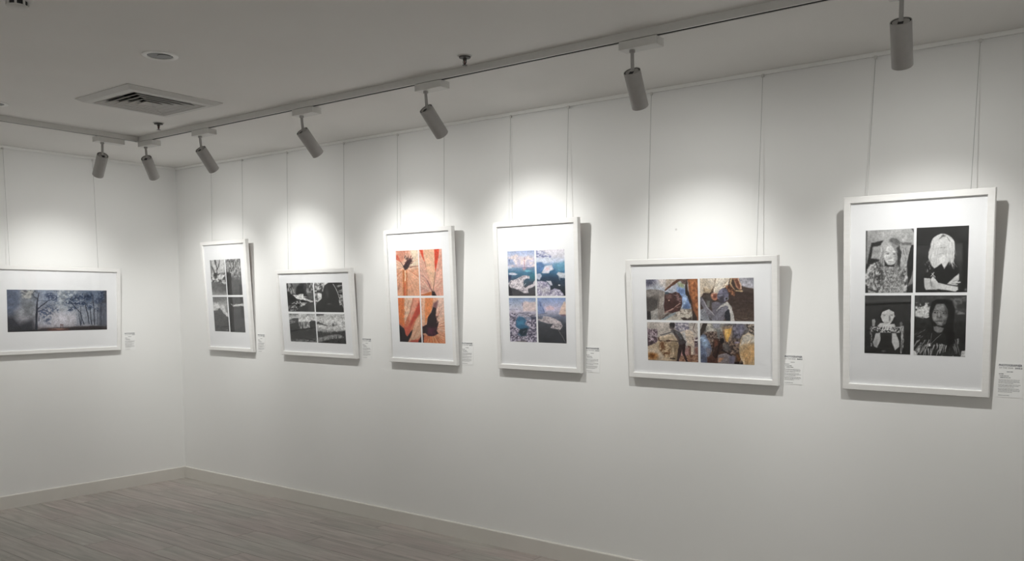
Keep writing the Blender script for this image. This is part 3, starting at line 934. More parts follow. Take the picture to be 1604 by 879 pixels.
# --- cattle camp, four colour prints
@pic('p6a', (38, 65), (1040, 45), (1058, 838), (60, 828))
def _(c):
    c.vgrad([(50, (176, 172, 176)), (300, (178, 184, 196)), (838, (196, 188, 176))]).grain(140, 110, 22, 1)
    c.tex(c.pmask([(38, 60), (300, 60), (260, 160), (120, 210), (40, 240)], 30), (92, 92, 110), (150, 148, 160), 70, 70, 3)
    c.poly([(300, 60), (450, 60), (430, 230), (330, 180)], (216, 206, 200), 30, .8).poly([(450, 60), (640, 55), (430, 240)], (190, 170, 150), 20, .8)
    c.poly([(640, 210), (790, 220), (880, 420), (900, 600), (840, 650), (720, 540), (650, 330)], (128, 152, 196), 26).poly([(760, 330), (830, 380), (800, 560), (730, 600)], (176, 198, 226), 20, .8).poly([(770, 520), (880, 560), (850, 650), (760, 600)], (92, 112, 150), 20, .8)
    c.poly([(640, 120), (780, 150), (770, 230), (690, 200)], (160, 172, 130), 16, .8).poly([(700, 75), (840, 60), (820, 170), (740, 150)], (104, 84, 78), 12)
    c.poly([(420, 600), (700, 600), (920, 700), (930, 840), (380, 840)], (196, 188, 176), 14)
    c.tex(c.pmask([(560, 650), (930, 600), (920, 710), (600, 750)], 14), (140, 128, 116), (205, 196, 186), 30, 24, 8)
    c.poly([(720, 775), (800, 760), (840, 790), (910, 755), (915, 810), (830, 835), (760, 820)], (70, 58, 54), 8)
    c.poly([(160, 640), (300, 560), (420, 660), (400, 840), (170, 840)], (170, 166, 162), 16)
    # cow's leg and belly
    c.poly([(835, 55), (1045, 45), (1062, 700), (1062, 840), (1000, 840), (930, 700), (880, 420)], (146, 92, 62), 10)
    c.tex(c.pmask([(870, 60), (1045, 50), (1062, 700), (1000, 640), (930, 420)], 14), (122, 72, 46), (182, 122, 82), 60, 90, 5)
    c.poly([(835, 55), (790, 200), (800, 320), (860, 460), (910, 560), (930, 700), (920, 838), (1020, 838), (1010, 760), (940, 620), (900, 420), (840, 240)], (58, 46, 42), 10)
    c.line([(720, 55), (600, 140), (430, 268)], 62, (92, 62, 48), 1, 26).line([(640, 75), (520, 165), (430, 250)], 10, (170, 140, 120), .8)
    # dusty back, arm
    c.poly([(40, 275), (160, 255), (330, 265), (420, 300), (430, 380), (400, 480), (330, 500), (290, 590), (200, 640), (150, 660), (160, 838), (60, 838)], (110, 104, 100), 10)
    c.poly([(50, 280), (220, 260), (400, 300), (380, 360), (240, 350), (90, 400)], (148, 142, 138), 26, .9).poly([(60, 420), (240, 400), (300, 480), (280, 580), (180, 640), (60, 640)], (78, 74, 72), 30, .9).poly([(60, 650), (150, 660), (160, 838), (60, 838)], (52, 48, 50), 12)
    c.line([(375, 330), (340, 520), (345, 760)], 100, (150, 142, 136), 1, 120).line([(400, 360), (378, 560)], 14, (190, 184, 178), .7).line([(312, 440), (298, 600)], 18, (84, 78, 76), .7)
    c.line([(345, 780), (500, 700), (720, 560)], 60, (128, 118, 112), 1, 36).line([(380, 815), (560, 715), (600, 690)], 50, (140, 148, 152), 1)
    # head
    c.poly([(420, 330), (480, 320), (560, 330), (620, 305), (690, 330), (740, 400), (745, 500), (700, 640), (560, 690), (420, 665), (402, 560)], (72, 48, 46), 8)
    c.tex(c.pmask([(540, 330), (640, 305), (740, 400), (730, 500), (640, 470)], 12), (58, 42, 44), (132, 104, 102), 26, 18, 6).poly([(430, 340), (540, 345), (560, 420), (450, 430)], (122, 94, 90), 16, .8).ell(500, 455, 14, 10, (190, 160, 140)).poly([(420, 300), (470, 300), (500, 340), (425, 355)], (70, 82, 92), 8)
    c.line([(430, 680), (560, 620), (705, 510)], 30, (140, 104, 98), 1, 20).line([(440, 676), (580, 600), (700, 505)], 7, (205, 180, 168), .9).line([(590, 590), (660, 640)], 22, (96, 66, 62), .9).line([(640, 590), (715, 560)], 14, (150, 120, 112), .8).line([(380, 790), (480, 700)], 16, (60, 50, 52), .8)
    c.line([(830, 380), (770, 540)], 7, (210, 226, 244), .7).grain(14, 14, 9, 20)


@pic('p6b', (42, 55), (1020, 42), (1030, 852), (55, 840))
def _(c):
    c.vgrad([(45, (72, 58, 52)), (400, (64, 50, 46)), (850, (84, 70, 62))]).grain(160, 18, 16, 2, oct=3)
    c.poly([(740, 45), (1022, 45), (1022, 270), (900, 240), (790, 200)], (176, 174, 182), 14).poly([(900, 50), (1022, 50), (1010, 200), (960, 180)], (150, 150, 160), 20, .8).poly([(790, 215), (900, 235), (1024, 262), (1024, 330), (800, 300)], (78, 66, 60), 12)
    c.poly([(42, 55), (350, 55), (350, 200), (290, 290), (230, 330), (130, 325), (95, 400), (42, 480)], (206, 192, 174), 8).poly([(170, 60), (345, 60), (330, 190), (250, 180)], (220, 210, 198), 30, .7).poly([(130, 230), (230, 260), (300, 250), (240, 330), (130, 325)], (172, 152, 126), 14, .8).line([(350, 60), (335, 200), (270, 310)], 20, (96, 78, 62), .9, 26).line([(135, 235), (140, 300)], 14, (120, 96, 76), .8)
    c.poly([(360, 50), (600, 50), (560, 200), (430, 280), (380, 350), (290, 360), (300, 310)], (224, 212, 196), 8).poly([(400, 60), (520, 60), (440, 220), (370, 260)], (236, 228, 216), 24, .7).line([(570, 100), (520, 150), (470, 230)], 9, (150, 124, 92), .8)
    c.poly([(265, 350), (300, 320), (370, 330), (390, 420), (340, 470), (280, 450), (255, 400)], (176, 122, 98), 8).ell(330, 385, 30, 40, (120, 74, 62), 0, .4).ell(285, 370, 14, 20, (210, 160, 136), 0, .4, .8).line([(280, 330), (370, 335)], 14, (220, 190, 172), .8)
    c.poly([(600, 55), (740, 60), (800, 260), (760, 280), (700, 220), (660, 90)], (168, 126, 100), 8).poly([(680, 90), (730, 80), (780, 240), (740, 240)], (110, 70, 58), 8).line([(620, 70), (600, 160), (680, 290), (810, 295)], 26, (196, 170, 136), 1).line([(740, 70), (780, 180), (785, 250)], 18, (214, 184, 160), .9)
    c.tex(c.pmask([(510, 200), (620, 190), (690, 300), (680, 400), (580, 320)], 12), (66, 42, 34), (150, 104, 76), 22, 30, 4)
    c.poly([(95, 400), (230, 340), (300, 470), (280, 620), (180, 560), (100, 470)], (74, 66, 62), 10).poly([(180, 470), (240, 460), (240, 580), (200, 600)], (128, 130, 126), 10, .8)
    # boy
    c.poly([(275, 500), (380, 490), (440, 500), (540, 490), (590, 560), (560, 700), (480, 840), (290, 840), (280, 640)], (112, 108, 118), 10)
    c.poly([(370, 360), (410, 290), (470, 240), (540, 260), (580, 340), (570, 440), (500, 500), (420, 480), (370, 420)], (108, 106, 124), 8).ell(440, 300, 40, 34, (140, 138, 158), 0, .5, .8).poly([(420, 400), (500, 380), (500, 500), (440, 520), (400, 470)], (62, 58, 66), 12, .85).line([(385, 375), (460, 372)], 14, (176, 176, 186), .8).line([(380, 400), (420, 405)], 10, (70, 60, 66), .8).ell(540, 430, 34, 34, (128, 128, 138)).ell(540, 432, 18, 20, (44, 42, 48)).ell(480, 300, 16, 10, (60, 58, 72), 0, .4, .8)
    c.poly([(430, 560), (520, 500), (560, 485), (620, 570), (660, 720), (680, 850), (600, 850), (600, 720), (560, 600), (500, 580)], (206, 202, 198), 8).poly([(520, 590), (590, 640), (605, 840), (540, 840), (500, 740)], (44, 46, 54), 8).line([(450, 560), (360, 640)], 30, (196, 192, 190), .9, 14)
    c.line([(92, 440), (150, 560), (310, 790)], 66, (124, 120, 128), 1, 96).line([(330, 790), (430, 690), (530, 590)], 96, (128, 126, 136), 1, 80).line([(120, 450), (200, 590), (330, 740)], 12, (190, 186, 192), .8).line([(90, 540), (200, 720), (280, 830)], 18, (58, 56, 62), .8)
    c.poly([(60, 640), (150, 600), (230, 760), (260, 840), (58, 840)], (140, 142, 150), 10).line([(70, 720), (150, 640)], 14, (196, 196, 204), .8).poly([(55, 790), (110, 810), (110, 845), (55, 845)], (40, 40, 44), 8)
    c.strokes(22, (650, 1000), (340, 830), 2, 120, 6, [(110, 92, 84), (50, 40, 38), (120, 102, 92)], 7, .5).strokes(6, (680, 940), (760, 830), 10, 90, 9, [(176, 160, 146)], 9, .7).grain(14, 14, 9, 21)


@pic('p6c', (40, 30), (1062, 28), (1072, 828), (55, 788))
def _(c):
    c.vgrad([(30, (196, 188, 182)), (300, (190, 180, 172)), (560, (170, 152, 144)), (830, (140, 116, 104))]).grain(90, 80, 16, 3)
    c.tex(c.pmask([(40, 130), (90, 170), (265, 180), (270, 420), (180, 460), (55, 520)], 8), (84, 68, 76), (176, 160, 168), 34, 34, 5)
    c.line([(60, 290), (200, 310), (260, 330)], 12, (206, 196, 196), .8).line([(80, 320), (180, 400)], 10, (200, 190, 190), .8).poly([(60, 420), (200, 420), (240, 440), (60, 520)], (66, 52, 56), 10, .8)
    c.tex(c.pmask([(610, 40), (870, 30), (880, 180), (700, 230), (600, 150)], 14), (120, 116, 134), (206, 200, 204), 34, 26, 8)
    c.poly([(720, 220), (800, 190), (890, 180), (960, 240), (980, 420), (960, 640), (920, 830), (890, 830), (860, 500), (800, 420)], (214, 198, 182), 10).poly([(850, 480), (910, 500), (920, 830), (895, 830)], (110, 78, 66), 8).poly([(740, 230), (800, 210), (840, 460), (800, 480)], (196, 196, 200), 20, .8)
    c.line([(990, 60), (950, 170), (990, 240)], 14, (96, 76, 70), .9).line([(940, 320), (970, 420)], 14, (120, 96, 84), .7)
    c.tex(c.pmask([(980, 330), (1062, 330), (1062, 500), (980, 520)], 10), (74, 58, 66), (150, 132, 136), 26, 26, 4).ell(1015, 385, 36, 14, (230, 224, 220)).poly([(985, 540), (1062, 500), (1066, 660), (1000, 650)], (124, 88, 82), 12).poly([(690, 560), (880, 520), (880, 820), (680, 820)], (172, 134, 130), 14)
    c.tex(c.pmask([(700, 690), (1068, 660), (1072, 830), (700, 810)], 10), (104, 70, 54), (176, 140, 118), 40, 14, 6)
    # calf
    c.poly([(55, 520), (200, 460), (270, 420), (300, 330), (420, 310), (520, 260), (600, 300), (680, 410), (690, 560), (640, 780), (300, 790), (55, 780)], (196, 176, 152), 10)
    c.tex(c.pmask([(270, 420), (460, 420), (530, 560), (500, 720), (400, 720), (300, 560)], 16), (110, 76, 52), (206, 182, 150), 40, 40, 11, .35, .6).poly([(480, 430), (640, 420), (690, 470), (650, 780), (560, 760), (520, 560)], (148, 128, 104), 16, .9).line([(570, 540), (570, 680), (530, 740)], 34, (206, 186, 160), .9, 20)
    c.ell(170, 690, 100, 80, (166, 112, 62), 0, .5).ell(165, 685, 44, 34, (120, 74, 40), 0, .5).poly([(60, 560), (250, 560), (400, 700), (340, 780), (260, 640), (60, 620)], (210, 196, 180), 20, .7).line([(55, 775), (300, 785), (560, 800)], 16, (70, 52, 44), .8).line([(520, 735), (600, 745)], 26, (58, 44, 38), .9)
    c.line([(280, 340), (310, 400), (400, 400), (500, 400), (680, 405)], 16, (70, 50, 42), .9).ell(480, 400, 50, 18, (84, 60, 48)).line([(320, 330), (400, 310), (530, 290)], 34, (226, 208, 184), .9).poly([(280, 340), (300, 330), (310, 390), (280, 400)], (96, 72, 58), 5)
    # boy
    c.ell(558, 95, 54, 66, (58, 54, 56), 0, .07).poly([(505, 110), (560, 120), (600, 160), (570, 190), (520, 180)], (84, 74, 74), 10, .8)
    c.poly([(520, 200), (600, 180), (700, 220), (770, 330), (820, 420), (800, 520), (700, 560), (660, 380), (590, 260)], (70, 64, 66), 8).poly([(600, 200), (700, 230), (760, 340), (720, 380), (650, 280)], (112, 112, 116), 16, .8)
    c.line([(570, 220), (480, 250), (330, 290)], 32, (110, 106, 106), 1, 18).line([(340, 290), (320, 268)], 12, (90, 84, 84)).line([(640, 290), (690, 400), (650, 415)], 26, (96, 80, 74), .9, 16)
    c.line([(720, 500), (690, 640), (660, 800)], 84, (62, 48, 48), 1, 44).line([(780, 480), (770, 640), (840, 800)], 62, (54, 40, 42), 1, 34).line([(650, 800), (690, 800)], 16, (48, 36, 36)).grain(14, 14, 10, 22)


@pic('p6d', (35, 40), (1090, 40), (1090, 828), (48, 795))
def _(c):
    c.vgrad([(40, (130, 128, 128)), (300, (92, 84, 82)), (600, (86, 66, 56)), (830, (64, 46, 40))]).grain(60, 50, 30, 4)
    c.tex(c.pmask([(190, 45), (520, 45), (480, 200), (160, 260)], 14), (130, 128, 122), (206, 200, 190), 60, 40, 5).poly([(300, 50), (450, 55), (440, 150), (320, 150)], (150, 150, 164), 20, .8)
    c.poly([(35, 45), (90, 40), (40, 160)], (170, 160, 146), 10).line([(165, 35), (120, 160), (40, 290)], 90, (62, 54, 50), 1, 70).line([(110, 50), (50, 180)], 12, (210, 200, 190), .8)
    c.tex(c.pmask([(140, 220), (450, 200), (500, 420), (300, 640), (220, 420)], 16), (60, 46, 44), (140, 122, 112), 30, 26, 7)
    c.poly([(380, 170), (450, 160), (440, 330), (400, 340)], (116, 122, 124), 12, .8)
    c.poly([(470, 130), (560, 100), (680, 90), (670, 260), (640, 430), (560, 430), (500, 260)], (150, 130, 112), 14).poly([(525, 170), (660, 140), (640, 250), (600, 350), (590, 440), (565, 380), (530, 280)], (220, 172, 96), 10).poly([(540, 180), (590, 170), (580, 330), (555, 330)], (246, 210, 140), 14, .8).line([(500, 190), (520, 290), (560, 390)], 14, (124, 72, 44), .8).line([(640, 140), (690, 90)], 12, (220, 206, 190), .8).line([(570, 110), (610, 70), (660, 90)], 12, (70, 62, 60), .8)
    c.tex(c.pmask([(680, 80), (900, 50), (860, 230), (800, 330), (690, 300)], 18), (84, 80, 92), (150, 146, 160), 40, 50, 9).poly([(760, 80), (860, 60), (920, 140), (860, 220), (780, 240)], (120, 118, 134), 18, .8)
    c.tex(c.pmask([(900, 42), (1090, 42), (1085, 240), (980, 220)], 12), (40, 36, 36), (176, 160, 146), 26, 22, 10).line([(740, 60), (735, 120)], 10, (60, 54, 58))
    c.tex(c.pmask([(480, 420), (800, 330), (800, 560), (700, 620), (520, 560)], 18), (54, 44, 44), (150, 128, 112), 24, 24, 11).ell(760, 400, 44, 20, (170, 160, 180), 0, .5, .8).poly([(480, 430), (600, 440), (640, 560), (520, 570)], (104, 100, 100), 14, .8)
    # blue-grey cow left, pale cow right, resting cow
    c.poly([(40, 330), (110, 260), (170, 280), (250, 420), (285, 540), (230, 660), (200, 800), (45, 800)], (112, 122, 148), 10).poly([(70, 290), (150, 300), (230, 440), (180, 520), (110, 460)], (168, 190, 216), 26, .9).poly([(180, 500), (285, 540), (230, 680), (200, 780)], (128, 122, 128), 18, .8).poly([(45, 620), (180, 640), (190, 800), (45, 800)], (84, 88, 108), 20, .7).line([(45, 350), (90, 320)], 14, (214, 224, 236), .8).poly([(40, 370), (75, 370), (60, 420), (40, 430)], (44, 44, 50), 6).strokes(16, (70, 240), (300, 700), 80, 80, 6, [(90, 100, 130), (190, 206, 226)], 5, .4)
    c.poly([(790, 560), (800, 420), (860, 270), (960, 215), (1090, 270), (1092, 830), (880, 820), (810, 680)], (198, 172, 136), 8).poly([(860, 280), (960, 225), (1090, 290), (1090, 400), (900, 420), (810, 460)], (206, 200, 190), 20, .9).poly([(820, 600), (950, 480), (1092, 420), (1092, 700), (920, 800)], (202, 158, 106), 30, .7).strokes(36, (840, 1060), (300, 640), 115, 120, 8, [(230, 206, 170), (150, 116, 80), (214, 180, 130)], 6, .5).strokes(12, (900, 1070), (640, 720), 95, 120, 9, [(120, 86, 58), (230, 200, 160)], 8, .6)
    c.poly([(390, 760), (410, 640), (520, 605), (640, 620), (720, 650), (710, 800), (400, 800)], (128, 120, 122), 10).poly([(420, 690), (510, 690), (450, 760), (400, 770)], (190, 140, 108), 12, .9).poly([(600, 660), (710, 650), (710, 800), (620, 790)], (108, 104, 124), 16, .8).line([(420, 640), (560, 610)], 14, (166, 160, 158), .7)
    c.poly([(710, 760), (850, 740), (880, 825), (700, 810)], (36, 26, 26), 10).poly([(740, 600), (800, 640), (830, 760), (760, 740)], (110, 72, 40), 12, .8).poly([(200, 680), (390, 640), (390, 800), (200, 800)], (84, 56, 48), 14)
    # crouching figure
    c.poly([(300, 480), (330, 340), (400, 330), (440, 400), (490, 440), (480, 560), (420, 600), (380, 680), (300, 660), (330, 560)], (60, 42, 38), 8).poly([(320, 360), (390, 350), (400, 450), (340, 500)], (116, 76, 62), 14, .8).line([(310, 520), (300, 640), (360, 690)], 20, (40, 28, 28), .9).ell(478, 380, 40, 52, (30, 24, 26), 0, .1).line([(420, 430), (400, 600), (350, 690)], 26, (38, 28, 28), .9).line([(480, 540), (560, 590), (650, 635)], 26, (32, 26, 30), 1, 20).line([(640, 600), (700, 550)], 14, (170, 150, 140), .8)
    c.strokes(10, (800, 900), (700, 760), 100, 60, 7, [(220, 206, 190)], 14, .6).grain(14, 14, 10, 23)


# --- ice, four colour prints
@pic('p5a', (45, 68), (515, 48), (530, 830), (78, 832))
def _(c):
    c.vgrad([(50, (146, 162, 200)), (130, (190, 200, 226)), (200, (226, 222, 232)), (330, (216, 206, 218)), (360, (128, 152, 182)), (440, (72, 122, 152)), (560, (70, 84, 104)), (680, (78, 78, 86)), (830, (72, 70, 74))]).grain(90, 40, 8, 1)
    c.tex(c.pmask([(50, 180), (200, 130), (330, 180), (420, 150), (520, 200), (520, 335), (150, 330), (55, 300)], 14), (206, 200, 220), (240, 226, 226), 50, 40, 3).poly([(60, 190), (140, 210), (190, 300), (70, 310)], (150, 168, 206), 14, .8).poly([(85, 215), (100, 215), (98, 260)], (64, 72, 110), 5)
    c.line([(345, 180), (340, 350)], 10, (190, 130, 140), .7).line([(300, 345), (520, 345)], 8, (120, 116, 150), .8).poly([(310, 350), (370, 350), (350, 410), (320, 400)], (206, 160, 170), 12, .8).line([(150, 320), (330, 340)], 6, (140, 150, 190), .7)
    c.poly([(65, 330), (120, 330), (135, 360), (70, 370)], (206, 214, 232), 8).poly([(80, 440), (150, 425), (240, 455), (190, 475), (90, 465)], (214, 216, 230), 6).poly([(60, 480), (125, 480), (120, 540), (60, 560)], (40, 54, 92), 10).ell(390, 400, 60, 16, (120, 190, 206), 0, .6).ell(480, 500, 60, 60, (62, 128, 142), 0, .6, .8)
    c.poly([(80, 610), (120, 560), (200, 545), (260, 510), (330, 480), (420, 490), (430, 525), (370, 530), (330, 580), (320, 640), (350, 680), (420, 640), (480, 620), (500, 560), (525, 560), (525, 640), (460, 680), (400, 700), (405, 765), (340, 770), (310, 720), (190, 690), (110, 670)], (216, 208, 214), 6)
    ice = c.pmask([(80, 610), (120, 560), (200, 545), (260, 510), (330, 480), (420, 490), (330, 580), (320, 640), (405, 765), (340, 770), (190, 690), (110, 670)], 6)
    c.tex(ice, (150, 142, 152), (232, 224, 228), 22, 22, 6, .3, .6, a=.8).ell(375, 590, 42, 50, (70, 92, 108), 0, .3).line([(120, 580), (100, 640)], 10, (50, 56, 70), .8).poly([(78, 640), (130, 690), (145, 832), (78, 832)], (40, 40, 48), 10).line([(330, 640), (360, 610)], 10, (206, 210, 216))


@pic('p5b', (38, 60), (520, 50), (525, 830), (55, 830))
def _(c):
    c.vgrad([(55, (226, 222, 230)), (170, (222, 220, 230)), (260, (196, 206, 228)), (330, (120, 156, 192)), (430, (66, 112, 146)), (520, (50, 72, 96)), (700, (44, 52, 62)), (830, (40, 44, 52))]).grain(80, 40, 10, 2)
    c.tex(c.pmask([(40, 80), (150, 90), (300, 170), (280, 210), (40, 200)], 12), (130, 136, 176), (226, 226, 236), 40, 22, 4).poly([(45, 270), (130, 250), (180, 330), (140, 430), (48, 430)], (92, 128, 176), 16, .9).poly([(45, 200), (250, 190), (330, 250), (200, 280), (60, 260)], (216, 222, 236), 16)
    c.poly([(140, 440), (200, 330), (300, 310), (330, 390), (270, 420), (255, 450), (180, 450)], (222, 222, 234), 8).poly([(200, 370), (260, 350), (270, 390), (210, 410)], (228, 200, 206), 12, .8).poly([(340, 290), (520, 260), (520, 400), (420, 420), (350, 360)], (110, 170, 196), 20, .7)
    c.poly([(380, 470), (400, 430), (520, 450), (520, 530), (430, 520)], (210, 214, 222), 8).poly([(50, 460), (120, 450), (140, 490), (110, 560), (50, 540)], (196, 202, 220), 8)
    c.poly([(50, 580), (130, 570), (220, 590), (270, 650), (280, 730), (340, 690), (430, 720), (490, 790), (480, 832), (50, 832)], (186, 182, 206), 8)
    c.tex(c.pmask([(50, 580), (220, 590), (280, 730), (430, 720), (490, 800), (480, 832), (50, 832)], 8), (130, 124, 152), (226, 222, 232), 24, 22, 7, .35, .6, a=.8).ell(190, 720, 60, 50, (216, 212, 214), 0, .6, .7)
    c.poly([(215, 570), (290, 575), (310, 640), (280, 650)], (206, 206, 216), 6).ell(425, 640, 18, 11, (216, 218, 226)).line([(440, 640), (520, 640)], 5, (120, 130, 140), .6).strokes(10, (410, 500), (490, 530), 90, 30, 6, [(190, 200, 210)], 4, .7)


@pic('p5c', (35, 38), (518, 35), (540, 838), (60, 822))
def _(c):
    c.vgrad([(35, (120, 138, 172)), (110, (160, 174, 202)), (200, (196, 198, 214)), (300, (198, 190, 206)), (400, (140, 146, 168)), (830, (96, 96, 112))]).grain(90, 50, 12, 3)
    c.poly([(270, 150), (330, 110), (420, 130), (520, 120), (522, 280), (300, 280)], (222, 204, 204), 14).poly([(280, 110), (295, 160), (280, 190)], (110, 116, 150), 6).line([(45, 255), (200, 245)], 9, (130, 136, 164), .8).line([(60, 170), (90, 168)], 8, (80, 86, 110), .8).line([(220, 310), (420, 312)], 14, (86, 86, 104), .8)
    m1 = c.pmask([(45, 290), (200, 330), (180, 470), (240, 620), (210, 720), (360, 720), (340, 640), (420, 560), (330, 500), (340, 420), (530, 420), (540, 838), (60, 828)], 8)
    c.tex(m1, (76, 72, 92), (214, 206, 222), 22, 20, 5, .32, .66)
    c.tex(c.pmask([(250, 330), (520, 330), (520, 380), (300, 380)], 8), (90, 88, 104), (206, 200, 214), 30, 12, 6).poly([(420, 385), (525, 380), (530, 430), (440, 420)], (70, 72, 90), 8)
    c.poly([(170, 440), (230, 370), (300, 390), (350, 450), (320, 520), (400, 560), (350, 620), (345, 690), (270, 720), (205, 680), (240, 610), (170, 540)], (62, 106, 138), 10).poly([(190, 450), (300, 440), (310, 520), (190, 520)], (84, 148, 184), 18, .8).poly([(210, 650), (240, 590), (380, 570), (345, 690), (270, 720)], (38, 48, 58), 14, .9)
    c.line([(60, 480), (160, 560), (230, 600)], 16, (206, 200, 216), .7).line([(130, 560), (160, 830)], 14, (200, 192, 210), .6).strokes(30, (70, 520), (590, 810), 30, 50, 8, [(216, 210, 224), (70, 68, 88)], 8, .6, .4, 80).poly([(170, 800), (350, 790), (350, 835), (170, 835)], (120, 112, 110), 14, .8)


@pic('p5d', (35, 52), (520, 48), (540, 833), (62, 820))
def _(c):
    c.vgrad([(50, (120, 144, 190)), (130, (164, 178, 214)), (240, (206, 198, 220)), (320, (176, 176, 198)), (380, (116, 122, 142)), (470, (82, 86, 96)), (600, (66, 68, 74)), (833, (56, 58, 64))]).grain(100, 50, 8, 4)
    c.poly([(45, 110), (100, 110), (160, 240), (170, 330), (60, 330)], (140, 156, 196), 10).line([(90, 140), (105, 200)], 14, (70, 84, 130), .8).line([(135, 230), (160, 300)], 10, (80, 90, 134), .7).poly([(190, 220), (250, 190), (320, 220), (330, 260), (200, 270)], (228, 202, 212), 14, .9).line([(60, 340), (200, 320)], 14, (96, 104, 130), .6)
    c.poly([(400, 330), (440, 220), (490, 125), (520, 150), (525, 350), (460, 350)], (222, 196, 184), 7).line([(440, 230), (495, 130)], 10, (240, 222, 206), .8).poly([(420, 335), (525, 345), (525, 370), (450, 370)], (120, 96, 110), 8, .8)
    ice = c.pmask([(120, 420), (150, 370), (250, 375), (340, 410), (440, 470), (465, 530), (430, 590), (330, 575), (265, 560), (300, 510), (340, 500), (220, 490), (60, 435), (60, 415)], 6)
    c.tex(ice, (170, 160, 166), (216, 206, 208), 26, 20, 5).line([(250, 500), (340, 500)], 8, (70, 72, 80), .9).tex(c.pmask([(330, 500), (465, 510), (430, 590), (330, 575)], 6), (120, 112, 116), (216, 208, 210), 14, 14, 7).line([(395, 580), (470, 720), (520, 800)], 7, (150, 146, 150), .9)


# --- petals, four orange prints
OR, PE, CRM, PK = (204, 104, 72), (222, 160, 130), (234, 206, 180), (214, 140, 118)


@pic('p4a', (35, 58), (430, 45), (450, 832), (80, 832))
def _(c):
    c.vgrad([(50, (214, 166, 146)), (350, (224, 186, 160)), (830, (214, 150, 122))]).grain(26, 90, 20, 1, rot=-10)
    c.poly([(40, 60), (280, 55), (200, 200), (140, 270), (90, 150)], (206, 140, 116), 14).poly([(45, 150), (80, 130), (140, 270), (90, 230), (50, 220)], (200, 90, 66), 8).poly([(290, 60), (430, 50), (430, 310), (270, 340), (320, 200)], (226, 206, 182), 16)
    c.poly([(60, 390), (170, 370), (240, 400), (440, 350), (450, 832), (80, 832)], (222, 164, 132), 14).ray_strokes(70, (205, 360), 30, 150, 60, 460, 6, [(236, 196, 168), (196, 120, 92), (230, 180, 150), (200, 132, 100)], 2, .55).ray_strokes(26, (205, 350), 185, 330, 60, 300, 6, [(236, 210, 188), (198, 130, 106)], 3, .55)
    c.poly([(165, 390), (240, 380), (245, 832), (170, 832)], (214, 140, 92), 10).line([(180, 400), (190, 830)], 20, (178, 100, 52), .8).line([(232, 440), (238, 830)], 14, (176, 98, 56), .8).line([(210, 400), (212, 560)], 22, (240, 210, 180), .8).poly([(195, 600), (215, 600), (220, 832), (190, 832)], (200, 92, 60), 8, .8)
    c.line([(125, 250), (180, 330)], 9, (110, 60, 56), .9).line([(60, 380), (180, 350)], 8, (176, 120, 110), .8).line([(260, 345), (430, 322)], 10, (120, 60, 48), .9).line([(90, 740), (120, 600)], 8, (130, 90, 90), .7)
    c.poly([(170, 330), (220, 260), (290, 190), (320, 240), (280, 310), (250, 370), (205, 395)], (48, 20, 24), 8).strokes(26, (190, 310), (180, 360), -50, 36, 11, [(36, 14, 20), (84, 40, 44)], 4, .9, .4, 40).strokes(12, (270, 330), (150, 250), -40, 26, 8, [(96, 52, 60), (60, 26, 34)], 5, .8)


@pic('p4b', (28, 58), (402, 50), (435, 832), (45, 832))
def _(c):
    c.vgrad([(50, (226, 178, 156)), (420, (230, 190, 164)), (830, (220, 166, 148))]).grain(26, 100, 14, 2)
    c.poly([(30, 100), (80, 180), (160, 420), (240, 720), (50, 740), (35, 400)], (214, 166, 148), 16).poly([(110, 60), (280, 60), (290, 420), (260, 720), (160, 400)], (230, 184, 152), 20).poly([(350, 60), (402, 60), (435, 832), (300, 800), (270, 700), (300, 400)], (224, 168, 150), 14)
    c.ray_strokes(46, (255, 740), 215, 330, 80, 640, 6, [(238, 204, 182), (206, 142, 122), (232, 190, 166)], 4, .5).ray_strokes(26, (240, 740), 170, 240, 60, 260, 6, [(240, 210, 190), (190, 120, 110)], 6, .5)
    c.poly([(42, 70), (98, 66), (112, 190), (130, 270), (80, 170)], (206, 74, 48), 6).line([(128, 265), (155, 390)], 6, (140, 60, 50), .8).poly([(282, 55), (358, 52), (345, 200), (318, 330), (296, 440), (285, 300)], (208, 70, 44), 6).line([(296, 440), (275, 600), (258, 740)], 8, (110, 80, 66), .9)
    c.line([(170, 580), (215, 680), (245, 750)], 26, (130, 84, 84), .8, 10).line([(60, 480), (130, 520), (180, 600)], 10, (170, 120, 120), .7).poly([(60, 800), (160, 770), (250, 750), (240, 800), (140, 832), (55, 832)], (196, 110, 62), 10).poly([(240, 740), (280, 750), (320, 832), (240, 832)], (38, 18, 20), 8)


